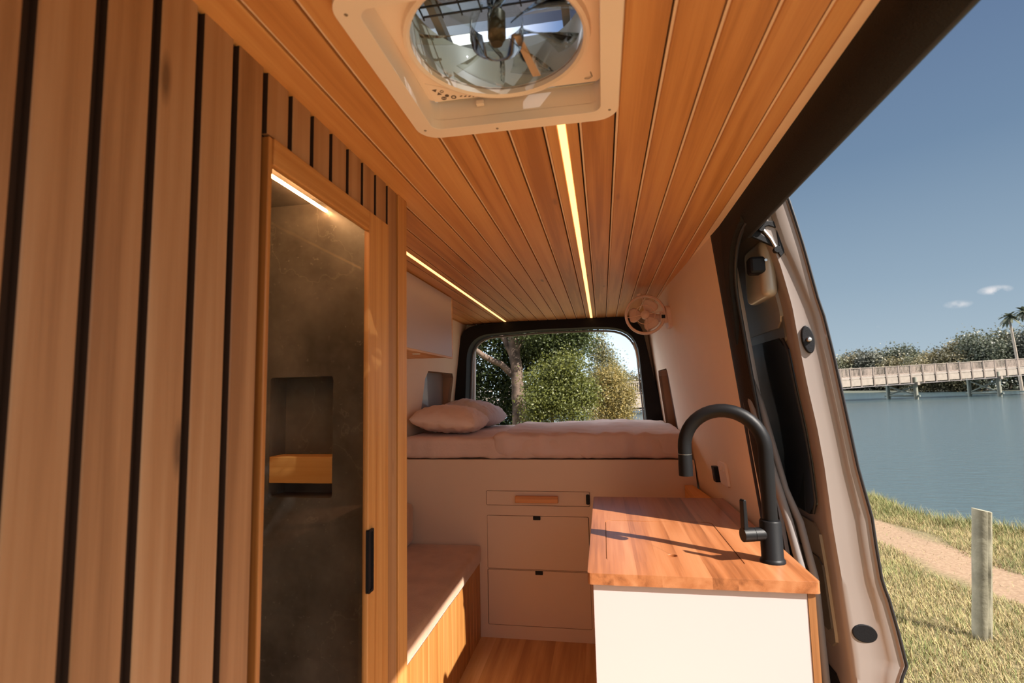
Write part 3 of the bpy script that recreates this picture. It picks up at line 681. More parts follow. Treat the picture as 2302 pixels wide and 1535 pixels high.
# ------------------------------------------------------------------ wall fan
FC = Vector((.262, 3.06, 1.828))
wf = thing('wall_fan', 'small pink round caged fan on the right wall under the ceiling', 'fan', tuple(FC+Vector((.14, 0, 0))))
ax = Vector((-.10, -1, -.05)).normalized(); e1 = Vector((1, -.10, 0)).normalized(); e1 = (e1-ax*e1.dot(ax)).normalized(); e2 = e1.cross(ax)
if e2.z < 0: e2 = -e2
def F(r, a, h): return FC + e1*(r*math.cos(a)) + e2*(r*math.sin(a)) + ax*h
def ringtube(r, h, t, name, mat=M_fanpink, k=48):
    mb = MB(); pts = [F(r, 2*PI*i/k, h) for i in range(k+1)]; mb.tube(pts, t, 8, False); return mb.build(name, mat, wf, True)
mb = MB(); kq = 48
pr = [(.116, -.012), (.118, .0), (.114, .016), (.104, .020), (.101, .012), (.104, -.010)]
vs = [F(r, 2*PI*i/kq, h) for r, h in pr for i in range(kq)]; m_ = len(pr)
mb.add(vs, [(a*kq+i, a*kq+(i+1) % kq, ((a+1) % m_)*kq+(i+1) % kq, ((a+1) % m_)*kq+i) for a in range(m_) for i in range(kq)])
mb.build('guard_ring', M_fanpink, wf, True)
ringtube(.056, .026, .0022, 'guard_ring')
for i in range(4):
    a = PI/2+.12+i*PI/2
    MB().tube([F(.103, a, .016), F(.056, a, .026), F(.02, a, .030)], .0022, 8).build('guard_spoke', M_fanpink, wf, True)
for i in range(3):
    a0 = PI*.33+i*2*PI/3; vs = []; fs = []
    for ir in range(7):
        r = .018+.074*ir/6; wd = 1.35*(.75+.25*math.sin(PI*ir/6))*(1 if ir < 6 else .85)
        for j in range(9):
            t_ = j/8-.5; vs.append(F(r, a0+t_*wd, -.006+t_*.022))
    for ir in range(6):
        for j in range(8): fs.append((ir*9+j, ir*9+j+1, (ir+1)*9+j+1, (ir+1)*9+j))
    b_ = MB().add(vs, fs).build('fan_blade', M_fanpink, wf, True); md = b_.modifiers.new('t', 'SOLIDIFY'); md.thickness = .002
mb = MB(); pr = [(0, .034), (.016, .033), (.024, .026), (.026, .010), (.026, -.03), (0, -.03)]
vs = [F(r, 2*PI*i/24, h) for r, h in pr for i in range(24)]
mb.add(vs, [(a*24+i, a*24+(i+1) % 24, (a+1)*24+(i+1) % 24, (a+1)*24+i) for a in range(5) for i in range(24)]); mb.build('hub', M_fanpink, wf, True)
MB().tube([F(0, 0, -.03), FC+Vector((.05, .05, -.01)), FC+Vector((.10, .05, -.02))], [.026, .024, .022], 16).build('motor', M_fanpink, wf, True)
MB().tube([F(.116, PI/2+.25, 0), F(.128, PI/2+.25, 0)], .014, 14).build('guard_catch', M_fanpink, wf, True)
wx = wr(3.07, 1.81)
mb = MB(); mb.prism(rrect(3.00, 3.14, 1.745, 1.87, .03), lambda u, v, w: (wr(u, v)-w, u, v), -.002, .022); mb.build('wall_bracket', M_fanpink, wf, bevel=.004)
mb = MB(); mb.prism(rrect(3.035, 3.105, 1.775, 1.845, .02), lambda u, v, w: (w, u, v), FC.x+.085, wx); mb.build('bracket_arm', M_fanpink, wf, bevel=.003)
MB().prism(rrect(3.028, 3.034, 1.80, 1.82, .002), lambda u, v, w: (w, u, v), wx-.05, wx-.03).build('switch', M_black, wf)

# ------------------------------------------------------------------ sliding door, slid back outside the opening
d2 = thing('door_2', None, None, (.75, 2.4, -.1)); struct(d2)
OZ = [(-.18, .80), (0, .820), (.3, .832), (.48, .831), (.52, .838), (.563, .857), (.66, .842), (.751, .825), (.80, .811), (.9, .803), (.991, .798), (1.14, .771), (1.348, .746), (1.491, .728), (1.60, .712), (1.637, .706), (1.66, .698), (1.855, .664), (1.95, .644), (2.025, .627)]
IZ = [(-.18, .70), (0, .718), (.496, .719), (.806, .698), (.961, .684), (1.139, .676), (1.262, .664), (1.393, .645), (1.523, .630), (1.659, .618), (1.724, .606), (1.802, .590), (1.90, .560), (1.96, .545), (2.025, .540)]
def ip(T, z): return float(np.interp(z, [a[0] for a in T], [a[1] for a in T]))
zr = sorted(set([-.18] + [round(-.15+.03*i, 3) for i in range(72)] + [.50, .53, .563, 2.012, 2.025])); zr = [z for z in zr if z <= 2.025]
S = [(0, 1.786), (.03, 1.784), (.07, 1.790), (.20, 1.792), (.27, 1.797), (.34, 1.802), (.60, 1.804), (.80, 1.806), (.90, 1.806), (.96, 1.812), (1.0, 1.826)]
mb = MB(); vs = []; nS = len(S)+4
for z in zr:
    xo, xi = ip(OZ, z), ip(IZ, z); w_ = 1 - .75*max(0, min(1, (z-1.62)/.30))**1.2
    xo2 = xo+.006
    vs.append((xo2+.004, 3.10, z)); vs.append((xo2, 1.795, z))
    for s_, y_ in S:
        sh_ = s_
        if .15 < s_ < .5: sh_ = s_ + .28*max(0, min(1, (z-1.64)/.22))       # crease moves inwards near the top
        vs.append((xo+(xi-xo)*sh_, y_, z))
    vs.append((xi-.001, 1.86, z)); vs.append((xi+.004, 3.10, z))
fs = [(i*nS+j, i*nS+j+1, (i+1)*nS+j+1, (i+1)*nS+j) for i in range(len(zr)-1) for j in range(nS-1)]
nr = len(zr)-1; fs.append(tuple(nr*nS+j for j in range(nS)))
mb.add(vs, fs); mb.build('door_shell', M_paint, d2, True)
# dark weather strip along the outer edge
MB().tube([(ip(OZ, z)+.003, 1.785, z) for z in zr], .0042, 8).build('edge_strip', M_rubberd, d2, True)
def dfn(off): return lambda u, v, w: (ip(IZ, v)-off-w, u, v)
def dpanel(name, y0, y1, z0, z1, r, off, th, mat, slant=0.0, nz_=14):
    """panel that follows the inner face of the door, rows in z"""
    mb = MB(); vs = []; k_ = 6
    pts = rrect(y0, y1, z0, z1, r, 5)
    rows = []
    for i in range(nz_+1):
        z = z0+(z1-z0)*i/nz_
        ins = 0
        for zz in (z-z0, z1-z):
            if zz < r: ins = max(ins, r-math.sqrt(max(0, r*r-(r-zz)**2)))
        rows.append((z, y0+ins+slant*(z-z0), y1-ins))
    for z, a, b_ in rows:
        x = ip(IZ, z)-off; vs += [(x, a, z), (x-th, a+.003, z), (x-th, b_, z), (x, b_, z)]
    fs = [(i*4+j, i*4+j+1, (i+1)*4+j+1, (i+1)*4+j) for i in range(nz_) for j in range(3)] + [(0, 1, 2, 3), tuple(nz_*4+j for j in range(4))]
    return mb.add(vs, fs).build(name, mat, d2)
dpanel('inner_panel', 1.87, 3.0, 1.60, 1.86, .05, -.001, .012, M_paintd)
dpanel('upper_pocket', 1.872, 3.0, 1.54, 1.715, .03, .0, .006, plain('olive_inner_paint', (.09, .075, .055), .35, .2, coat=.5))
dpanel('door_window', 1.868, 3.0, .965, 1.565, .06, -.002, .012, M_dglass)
MB().tube([(ip(IZ, z)-.008, 1.867+(.03 if z > 1.54 or z < .99 else 0), z) for z in np.linspace(.975, 1.56, 14)], .005, 8).build('window_seal', M_rubberd, d2, True)
dpanel('lower_panel', 1.872, 3.0, .55, .94, .04, -.001, .010, M_paintd)
dpanel('door_card', 1.878, 2.7, .60, .83, .03, .006, .008, plain('grey_card', (.10, .095, .085), .7, bump=.2))
dpanel('lower_cavity', 1.885, 2.9, .05, .46, .04, .0, .006, M_blackfelt)
# black buffer block and the hinge bracket near the top
MB().box(.512, .572, 1.835, 1.885, 1.782, 1.842).build('rubber_buffer', M_black, d2, bevel=.010)
MB().tube([(.563, 1.834, 1.825), (.563, 1.830, 1.825)], .005, 10).build('buffer_screw', M_metal, d2, True)
mb = MB(); mb.plate([(.490, 1.915), (.530, 1.955), (.585, 1.950), (.606, 1.93), (.613, 1.84), (.600, 1.825), (.585, 1.86)], [[(.530, 1.925), (.570, 1.935), (.592, 1.925), (.598, 1.862), (.588, 1.868)]], XZ, 1.800, 1.812)
br = mb.build('upper_bracket', M_black, d2, bevel=.002)
MB().tube([(.545, 1.805, 1.935), (.572, 1.80, 1.890), (.592, 1.80, 1.845)], .006, 8).build('bracket_strut', M_metal, d2, True)
MB().tube([(.590, 1.79, 1.850), (.590, 1.81, 1.850)], .011, 14).build('roller', M_black, d2, True)
MB().tube([(.545, 1.79, 1.925), (.545, 1.81, 1.925)], .010, 14).build('roller', M_black, d2, True)
MB().box(.470, .545, 1.85, 1.90, 1.925, 1.945).build('upper_arm', M_black, d2, bevel=.003)
bm_obj('panel_bulge', soft_box(.548, .600, 1.832, 2.05, 1.70, 1.905, .024, .001, 3, .012, 1), plain('cream_door_paint', (.42, .38, .32), .35, .1, coat=.5), d2)  # bulge of the inner door panel, added and shaped to catch the sun
# oval black fittings on the leading edge
def oval(cx_, cz_, rx, rz_, tilt, name, y=1.8035):
    c, s = math.cos(tilt), math.sin(tilt)
    P_ = [(cx_+c*a-s*b_, cz_+s*a+c*b_) for a, b_ in circ(0, 0, rx, 32, rz_)]
    return MB().prism(P_, XZ, y-.010, y+.012).build(name, M_black, d2, bevel=.003)
og = oval(.664, 1.547, .0185, .046, .12, 'lock_striker', 1.806)
MB().lathe([(0, 1.787), (.006, 1.788), (.009, 1.793), (.009, 1.80)], (.665, 0, 1.546), 'y', 20).build('striker_stud', M_metal, d2, True)
oval(.762, .640, .036, .027, -.15, 'oval_plug', 1.812)
oval(.755, .470, .030, .015, 0, 'oval_plug', 1.812)
# ------------------------------------------------------------------ PART3
# ------------------------------------------------------------------ outdoors: bank, water, far shore
rng = np.random.default_rng(11)
BK = np.array([(-60, 40), (-14, 27), (-3, 21), (2.2, 16), (4.3, 12.6), (4.78, 10.6), (4.72, 9.6), (4.85, 8.95), (5.5, 8.50), (6.3, 8.15), (7.6, 7.3), (11, 5.5), (20, 2), (60, -30)], float)
def bank_sd(P):          # signed distance to the bank line, positive on land (the van side)
    P = np.asarray(P, float); best = np.full(len(P), 1e9); sgn = np.ones(len(P))
    for a, b_ in zip(BK[:-1], BK[1:]):
        d = b_-a; t_ = np.clip(((P-a)@d)/(d@d), 0, 1); q_ = a+t_[:, None]*d; r_v = P-q_; dist = np.hypot(r_v[:, 0], r_v[:, 1])
        side = np.sign(d[0]*r_v[:, 1]-d[1]*r_v[:, 0]); m_ = dist < best
        best = np.where(m_, dist, best); sgn = np.where(m_, -side, sgn)
    return best*sgn
def gz(P):
    P = np.asarray(P, float); s_ = bank_sd(P)
    z = -.70 + .02*np.sin(P[:, 0]*1.7+P[:, 1]*.8)+.012*np.sin(P[:, 1]*3.1-P[:, 0]*2.3)
    return np.where(s_ > 0, z, z + np.maximum(-1.2, s_*1.3))
xs = np.concatenate([np.linspace(-60, -6, 20), np.arange(-5.6, 9, .14), np.linspace(9.4, 60, 24)])
ysg = np.concatenate([np.linspace(-30, -2, 12), np.arange(-1.6, 14, .14), np.linspace(14.4, 42, 30)])
G = np.array([(a, b_) for b_ in ysg for a in xs]); Z = gz(G); nx = len(xs)
vs = np.column_stack([G, Z]); fs = [(j*nx+i, j*nx+i+1, (j+1)*nx+i+1, (j+1)*nx+i) for j in range(len(ysg)-1) for i in range(nx-1)]
M_ground, n, l, b = newmat('bank_ground')
t = n.new('ShaderNodeTexCoord'); s = n.new('ShaderNodeSeparateXYZ'); l.new(t.outputs['Object'], s.inputs[0])
def MM(op, a, bb=None):
    x = n.new('ShaderNodeMath'); x.operation = op
    for i, v in enumerate((a, bb)):
        if v is None: continue
        if isinstance(v, (int, float)): x.inputs[i].default_value = v
        else: l.new(v, x.inputs[i])
    return x.outputs[0]
pn = n.new('ShaderNodeTexNoise'); l.new(t.outputs['Object'], pn.inputs[0]); pn.inputs['Scale'].default_value = 1.6; pn.inputs['Detail'].default_value = 6
pd_ = MM('ADD', MM('MULTIPLY', MM('SUBTRACT', s.outputs['X'], 3.75), .98), MM('MULTIPLY', MM('SUBTRACT', s.outputs['Y'], 8.3), .2))
pd_ = MM('ABSOLUTE', MM('ADD', pd_, MM('MULTIPLY', MM('SUBTRACT', pn.outputs[0], .5), .5)))
pm = n.new('ShaderNodeMapRange'); l.new(pd_, pm.inputs[0]); pm.inputs[1].default_value = .30; pm.inputs[2].default_value = .52; pm.inputs[3].default_value = 1; pm.inputs[4].default_value = 0
gn = n.new('ShaderNodeTexNoise'); l.new(t.outputs['Object'], gn.inputs[0]); gn.inputs['Scale'].default_value = 30; gn.inputs['Detail'].default_value = 8
gr = n.new('ShaderNodeValToRGB'); l.new(gn.outputs[0], gr.inputs[0]); gr.color_ramp.elements[0].position = .3; gr.color_ramp.elements[1].position = .7
gr.color_ramp.elements[0].color = (.09, .07, .03, 1); gr.color_ramp.elements[1].color = (.17, .135, .06, 1)
dr_ = n.new('ShaderNodeValToRGB'); l.new(gn.outputs[0], dr_.inputs[0]); dr_.color_ramp.elements[0].position = .3; dr_.color_ramp.elements[1].position = .72
dr_.color_ramp.elements[0].color = (.17, .105, .060, 1); dr_.color_ramp.elements[1].color = (.25, .17, .105, 1)
mx = n.new('ShaderNodeMixRGB'); l.new(pm.outputs[0], mx.inputs[0]); l.new(gr.outputs[0], mx.inputs[1]); l.new(dr_.outputs[0], mx.inputs[2]); l.new(mx.outputs[0], b.inputs['Base Color'])
b.inputs['Roughness'].default_value = .95
bp = n.new('ShaderNodeBump'); bp.inputs['Strength'].default_value = .5; bp.inputs['Distance'].default_value = .02; l.new(gn.outputs[0], bp.inputs['Height']); l.new(bp.outputs[0], b.inputs['Normal'])
struct(mesh_obj('ground', vs, fs, M_ground, smooth=True))

# grass
M_straw = plain('straw_grass', (.36, .275, .13), .8, var=.15, scale=3); M_green = plain('green_grass', (.15, .17, .05), .8, var=.2, scale=3); M_olive = plain('olive_grass', (.25, .23, .085), .8, var=.15, scale=3)
Ng = 210000
P = np.column_stack([rng.uniform(1.9, 7.4, Ng), rng.uniform(3.4, 12.5, Ng)])
sd = bank_sd(P)
pth = np.abs((P[:, 0]-3.75)*.98+(P[:, 1]-8.3)*.2 + .10*np.sin(P[:, 1]*2.1)+.07*np.sin(P[:, 0]*5+P[:, 1]*3.3))
keep = (sd > -.22) & ((pth > .40) | (rng.random(Ng) < .03 + .5*np.clip((pth-.26)/.14, 0, 1)**2)) & (P[:, 0] > 1.9 + 0*(P[:, 1]))
keep &= (P[:, 0] < .62*P[:, 1]+2.2)
P = P[keep]; sd = sd[keep]; pth = pth[keep]; K = len(P)
near = np.clip(1-sd/.55, 0, 1)
pat = .5+.5*np.sin(P[:, 0]*3.1+np.sin(P[:, 1]*2.3)*2)*np.sin(P[:, 1]*2.7+np.sin(P[:, 0]*1.9)*2)
hgt = rng.uniform(.022, .060, K)*(1+.5*pat) + near*rng.uniform(.03, .17, K)
hgt *= np.where(pth < .40, .5, 1)
ang = rng.uniform(0, 2*PI, K); lean = hgt*rng.uniform(.2, 1.1, K); wd = rng.uniform(.0022, .0045, K)*(1+.4*near)
z0 = gz(P)-.004
b0 = np.column_stack([P[:, 0]-wd*np.sin(ang), P[:, 1]+wd*np.cos(ang), z0]); b1 = np.column_stack([P[:, 0]+wd*np.sin(ang), P[:, 1]-wd*np.cos(ang), z0])
tp_ = np.column_stack([P[:, 0]+lean*np.cos(ang), P[:, 1]+lean*np.sin(ang), z0+hgt])
V_ = np.stack([b0, b1, tp_], 1).reshape(-1, 3)
me = bpy.data.meshes.new('grass'); me.vertices.add(3*K); me.vertices.foreach_set('co', V_.ravel()); me.loops.add(3*K); me.loops.foreach_set('vertex_index', np.arange(3*K))
me.polygons.add(K); me.polygons.foreach_set('loop_start', np.arange(K)*3); me.polygons.foreach_set('loop_total', np.full(K, 3))
gprob = np.clip(.30+.75*near + .35*(pat > .72), 0, .9); rr = rng.random(K)
mi = np.where(rr < gprob*.6, 1, np.where(rr < gprob*.6+.25, 2, 0)); me.polygons.foreach_set('material_index', mi)
for m in (M_straw, M_green, M_olive): me.materials.append(m)
me.update(); me.validate(); go = bpy.data.objects.new('grass', me); COL.objects.link(go)
tag(go, 'dry yellow green grass growing on the river bank beside the dirt path', 'grass', kind='stuff')

# weathered post
pw = plain('weathered_post', (.20, .185, .13), .85, var=.25, scale=9, bump=.4, bscale=30)
mb = MB(); rows = 14; seg = 28; vs = []; fs = []
B0 = Vector((2.955, 4.97, -.78)); T0 = Vector((3.060, 4.97, .335))
for i in range(rows+1):
    c = B0.lerp(T0, i/rows)
    for k in range(seg):
        a = 2*PI*k/seg; r = .064*(1+.03*math.sin(3*a+1)+.015*math.sin(7*a+i))
        da = abs((a-4.95+.10*math.sin(i*1.1)+PI) % (2*PI)-PI)
        if da < .13: r *= .80
        z = c.z + (.014*math.cos(a-PI) if i == rows else 0)
        vs.append((c.x+r*math.cos(a), c.y+r*math.sin(a), z))
fs = [(i*seg+k, i*seg+(k+1) % seg, (i+1)*seg+(k+1) % seg, (i+1)*seg+k) for i in range(rows) for k in range(seg)] + [tuple(rows*seg+k for k in range(seg))]
mb.add(vs, fs); tag(mb.build('wooden_post', pw, smooth=True), 'weathered grey round timber post with a split, standing in the grass', 'post')

# river
M_water, n, l, b = newmat('river_water')
b.inputs['Base Color'].default_value = (.055, .085, .095, 1); b.inputs['Roughness'].default_value = .12; b.inputs['Specular IOR Level'].default_value = .5
t = n.new('ShaderNodeTexCoord'); mp = n.new('ShaderNodeMapping'); l.new(t.outputs['Object'], mp.inputs[0]); mp.inputs['Scale'].default_value = (1, 1.6, 1)
w1 = n.new('ShaderNodeTexNoise'); l.new(mp.outputs[0], w1.inputs[0]); w1.inputs['Scale'].default_value = 2.6; w1.inputs['Detail'].default_value = 7; w1.inputs['Roughness'].default_value = .6
bp = n.new('ShaderNodeBump'); bp.inputs['Strength'].default_value = .55; bp.inputs['Distance'].default_value = .12; l.new(w1.outputs[0], bp.inputs['Height']); l.new(bp.outputs[0], b.inputs['Normal'])
wt_ = mesh_obj('river', [(-250, -100, -.8), (400, -100, -.8), (400, 400, -.8), (-250, 400, -.8)], [(0, 1, 2, 3)], M_water); tag(wt_, 'calm blue grey river water beyond the grassy bank', 'river', kind='stuff')
# far bank
mb = MB(); v = []; K2 = 40
for i in range(K2+1):
    az = math.radians(-60+150*i/K2)
    for d_, z in ((150, -.85), (156, -.55), (300, -.3)): v.append((d_*math.sin(az), d_*math.cos(az), z))
mb.add(v, [(i*3+j, (i+1)*3+j, (i+1)*3+j+1, i*3+j+1) for i in range(K2) for j in range(2)])
struct(mb.build('ground_far_bank', plain('far_bank_soil', (.05, .055, .035), .95)))

# ------------------------------------------------------------------ foliage
def leafmat(name, col, tr=.35):
    m, n, l, b = newmat(name); o = n['Material Output']
    t = n.new('ShaderNodeTexCoord'); no = n.new('ShaderNodeTexNoise'); l.new(t.outputs['Object'], no.inputs[0]); no.inputs['Scale'].default_value = 9; no.inputs['Detail'].default_value = 3
    r = n.new('ShaderNodeValToRGB'); l.new(no.outputs[0], r.inputs[0]); r.color_ramp.elements[0].position = .35; r.color_ramp.elements[1].position = .65
    r.color_ramp.elements[0].color = c4([x*.60 for x in col]); r.color_ramp.elements[1].color = c4([col[0]*1.65, col[1]*1.4, col[2]*1.3])
    l.new(r.outputs[0], b.inputs['Base Color']); b.inputs['Roughness'].default_value = .5
    tl = n.new('ShaderNodeBsdfTranslucent'); l.new(r.outputs[0], tl.inputs[0]); mx = n.new('ShaderNodeMixShader'); mx.inputs[0].default_value = tr
    l.new(b.outputs[0], mx.inputs[1]); l.new(tl.outputs[0], mx.inputs[2]); l.new(mx.outputs[0], o.inputs[0]); return m
def leaves(name, blobs, n_, size, mat, parent=None, seed=1, clump=9, shell=.55, asp=.5):
    """blobs: (x, y, z, rx, ry, rz); leaves sit in small clumps spread through the outer part of every blob"""
    g = np.random.default_rng(seed); B_ = np.array(blobs, float); vol = (B_[:, 3]*B_[:, 4]*B_[:, 5])**(2/3); k = g.choice(len(B_), n_//clump+1, p=vol/vol.sum())
    d = g.normal(size=(len(k), 3)); d /= np.linalg.norm(d, axis=1)[:, None]; rad = (shell+(1-shell)*g.random(len(k))**.6)
    rad *= 1+.10*np.sin(d[:, 0]*9+k)*np.sin(d[:, 2]*8+d[:, 1]*7)
    c = B_[k, :3]+d*rad[:, None]*B_[k, 3:6]
    c = np.repeat(c, clump, 0)[:n_]; dd = np.repeat(d, clump, 0)[:n_]
    c = c + g.normal(size=c.shape)*size*1.9
    nrm = dd*.8+g.normal(size=c.shape)*.75; nrm[:, 2] += .35; nrm /= np.linalg.norm(nrm, axis=1)[:, None]
    a = g.normal(size=c.shape); u = np.cross(nrm, a); u /= np.linalg.norm(u, axis=1)[:, None]; w = np.cross(nrm, u)
    s_ = size*g.uniform(.6, 1.3, n_)[:, None]
    q = np.stack([c-u*s_*.5, c+w*s_*asp*.5+nrm*s_*.08, c+u*s_*.5, c-w*s_*asp*.5+nrm*s_*.08], 1).reshape(-1, 3)
    me = bpy.data.meshes.new(name); me.vertices.add(4*n_); me.vertices.foreach_set('co', q.ravel()); me.loops.add(4*n_); me.loops.foreach_set('vertex_index', np.arange(4*n_))
    me.polygons.add(n_); me.polygons.foreach_set('loop_start', np.arange(n_)*4); me.polygons.foreach_set('loop_total', np.full(n_, 4)); me.materials.append(mat); me.update()
    o = bpy.data.objects.new(name, me); COL.objects.link(o)
    if parent: par(o, parent)
    return o
def limb(path, rads, name, mat, parent, seg=12, jit=.02):
    P_ = []; R2 = []
    for i in range(len(path)-1):
        for j in range(5):
            t_ = j/5; p = Vector(path[i]).lerp(Vector(path[i+1]), t_); P_.append(p+Vector((random.uniform(-jit, jit), random.uniform(-jit, jit), 0))); R2.append(rads[i]*(1-t_)+rads[i+1]*t_)
    P_.append(Vector(path[-1])); R2.append(rads[-1])
    return MB().tube(P_, R2, seg).build(name, mat, parent, True)
M_bark = plain('pale_bark', (.115, .078, .058), .9, var=.65, scale=5, bump=.8, bscale=12)
M_lf1 = leafmat('deep_green_leaves', (.032, .055, .014)); M_lf2 = leafmat('bright_green_leaves', (.105, .13, .028)); M_lf3 = leafmat('olive_yellow_leaves', (.24, .215, .075)); M_lf4 = leafmat('pale_green_leaves', (.17, .18, .085))
t1 = thing('large_tree', 'large tree with pale patchy trunk and forked limbs behind the rear door opening', 'tree', (-2.25, 14, -.7))
limb([(-2.22, 14, -.8), (-2.26, 14, .8), (-2.33, 14, 1.9), (-2.40, 14.05, 3.0), (-2.5, 14.2, 5.0)], [.27, .19, .165, .15, .10], 'trunk', M_bark, t1)
limb([(-2.33, 14, 1.75), (-2.75, 13.9, 2.15), (-3.2, 13.8, 2.38), (-3.8, 13.7, 2.85), (-4.6, 13.6, 3.2)], [.10, .085, .075, .06, .03], 'limb', M_bark, t1)
limb([(-2.36, 14, 2.25), (-2.62, 14.1, 2.75), (-3.0, 14.2, 3.4), (-3.4, 14.3, 4.4)], [.085, .08, .07, .04], 'limb', M_bark, t1)
limb([(-2.36, 14, 2.5), (-1.9, 14.2, 3.2), (-1.5, 14.4, 4.2)], [.07, .06, .03], 'limb', M_bark, t1)
back = [(-5.2, 15.6, 1.6, 1.5, .9, 1.7), (-3.9, 16, .9, 1.4, .8, 1.4), (-3.6, 15.8, 2.6, 1.4, .9, 1.1), (-2.2, 15.8, 1.6, 1.1, .8, 1.3), (-2.3, 15.6, 3.2, 1.2, .9, 1.0), (-1.2, 15.4, 2.9, .95, .8, .75), (-4.6, 15.4, 4.0, 1.6, 1, 1), (-2.8, 15.4, 4.7, 1.6, 1, 1), (-1.0, 15.2, 4.0, .8, .9, .8), (-3.4, 15.8, -.1, 1.8, .6, .6)]
leaves('foliage', back, 80000, .105, M_lf1, t1, 3)
front = [(-1.55, 14.6, 2.65, .75, .6, .55), (-.95, 14.4, 2.75, .60, .5, .55), (-.70, 14.3, 3.25, .55, .5, .5), (-1.8, 13.6, 3.1, .5, .4, .35), (-4.0, 14.6, 3.0, .6, .5, .4)]
leaves('foliage', front, 16000, .08, leafmat('mid_green_leaves', (.05, .075, .02)), t1, 4)
t3 = thing('bright_tree', 'bright green leafy tree in front of the large trunk, in the rear opening', 'tree', (-1.3, 12.9, -.7))
limb([(-1.35, 13, -.8), (-1.3, 13, .4), (-1.25, 13, 1.4)], [.06, .05, .03], 'trunk', M_bark, t3)
limb([(-1.7, 12.9, -.8), (-1.95, 12.9, .4), (-1.6, 12.9, 1.3)], [.05, .04, .025], 'trunk', M_bark, t3)
leaves('foliage', [(-1.40, 13, 1.62, .55, .4, .42), (-.85, 12.9, 1.95, .46, .4, .40), (-.80, 12.8, 1.35, .50, .4, .36), (-1.15, 12.6, 1.05, .36, .3, .26), (-1.55, 12.7, 1.15, .40, .4, .42), (-.55, 13, 1.30, .42, .4, .38), (-1.7, 12.8, .72, .24, .3, .2), (-.75, 12.6, .78, .36, .3, .22)], 24000, .065, M_lf2, t3, 5, shell=.4)
t4 = thing('olive_bush', 'olive yellow mangrove bush at the water edge, right of the bright tree', 'bush', (.35, 15.5, -.8))
limb([(.2, 15.5, -.9), (.3, 15.5, .5), (.25, 15.5, 1.4)], [.05, .04, .02], 'stem', M_bark, t4)
leaves('foliage', [(.10, 15.5, 1.25, .50, .45, .55), (.50, 15.4, 1.0, .45, .4, .52), (.22, 15.5, 1.75, .42, .4, .38), (-.1, 15.4, .72, .42, .4, .32), (.42, 15.4, .62, .40, .4, .28), (.72, 15.4, 1.25, .20, .25, .30)], 20000, .055, M_lf3, t4, 6, shell=.35)
t5 = thing('pale_tree', 'pale feathery tree standing behind the olive bush, against the sky', 'tree', (-.1, 19, -.8))
limb([(-.1, 19, -.9), (0, 19, 1.5), (.05, 19, 3.2)], [.09, .07, .03], 'trunk', M_bark, t5)
leaves('foliage', [(-.15, 19, 2.9, .50, .45, .75), (.12, 19, 2.5, .48, .4, .50), (.35, 19, 2.1, .42, .4, .42), (.55, 19, 1.8, .36, .4, .30), (-.2, 19, 1.8, .6, .5, .6)], 9500, .075, M_lf4, t5, 8, shell=.1)

# far shore trees, each its own
def far(px): x = 66.9+(px-1900)*.0787; return x
def hz_(px): return 862.5-.0215*(px-2000)
def kpx(px, D): 
    return D*.00065
fl = {'dark': leafmat('far_dark_leaves', (.07, .09, .06), .2), 'mid': leafmat('far_mid_leaves', (.10, .115, .07), .2), 'olive': leafmat('far_olive_leaves', (.14, .135, .07), .2), 'grey': leafmat('far_grey_leaves', (.085, .10, .080), .2)}  # leaf colours lifted to put distance haze into them
M_ftr = plain('far_trunk', (.30, .25, .2), .9)
def azdir(px): 
    x = 66.9+(px-1900)*.0787; y = math.sqrt(170*170-x*x); return x/170, y/170
def fartree(px, D, top, wpx, kind, label, group=None, name='shore_tree', flat=.8, seed=0):
    ux, uy = azdir(px); X, Y = ux*D, uy*D; k_ = D*.000647; h = (hz_(px)-top)*k_ + 1.4; w = wpx*k_*.5*1.18; base = -.6
    t_ = thing(name, label, 'tree', (X, Y, base), group)
    MB().tube([(X, Y, base), (X+.2, Y, base+(h-base)*.6)], [.35, .2], 8).build('trunk', M_ftr, t_)
    g = np.random.default_rng(seed+int(px)); bl = []
    for i in range(9):
        a = g.uniform(0, 2*PI); r = g.uniform(0, .62); bl.append((X+w*r*math.cos(a), Y+w*r*math.sin(a), base+(h-base)*g.uniform(.38, .78), w*.5, w*.5, (h-base)*g.uniform(.16, .24)))
    bl.append((X, Y, base+(h-base)*.80, w*.5, w*.5, (h-base)*.18)); bl.append((X, Y, base+(h-base)*.25, w*.85, w*.6, (h-base)*.26))
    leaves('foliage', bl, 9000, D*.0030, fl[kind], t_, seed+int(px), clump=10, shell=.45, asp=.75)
LL = ['mid green far shore tree mostly hidden behind the sliding door', 'olive far shore tree at the left end of the row, touching the sliding door edge', 'grey green tree second from the left in the far shore row',
      'grey green tree third from the left in the far shore row', 'mid green tree fourth from the left in the far shore row', 'grey green tree just left of the tallest far shore tree', 'mid green tree in the middle of the dip between the far shore groups']
for i, (px, top, w, kind) in enumerate([(1872, 800, 60, 'mid'), (1905, 799, 46, 'olive'), (1930, 793, 46, 'grey'), (1952, 788, 44, 'grey'), (1978, 790, 46, 'mid'), (2002, 788, 44, 'grey'), (2092, 806, 46, 'mid')]):
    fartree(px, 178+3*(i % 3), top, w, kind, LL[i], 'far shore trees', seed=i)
fartree(2034, 182, 774, 64, 'dark', 'tallest rounded dark tree in the middle of the far shore row')
fartree(2060, 178, 782, 40, 'dark', 'dark tree just right of the tallest one in the middle of the far shore')
fartree(2030, 168, 806, 50, 'olive', 'low olive tree in front of the tallest far shore tree')
fartree(2072, 165, 806, 50, 'mid', 'low mid green tree in the dip between the two far shore tree groups')
fartree(2112, 160, 798, 34, 'olive', 'small yellow olive bush tree at the foot of the right tree group', flat=1)
fartree(2136, 172, 784, 46, 'grey', 'grey green tree at the left end of the right tree group')
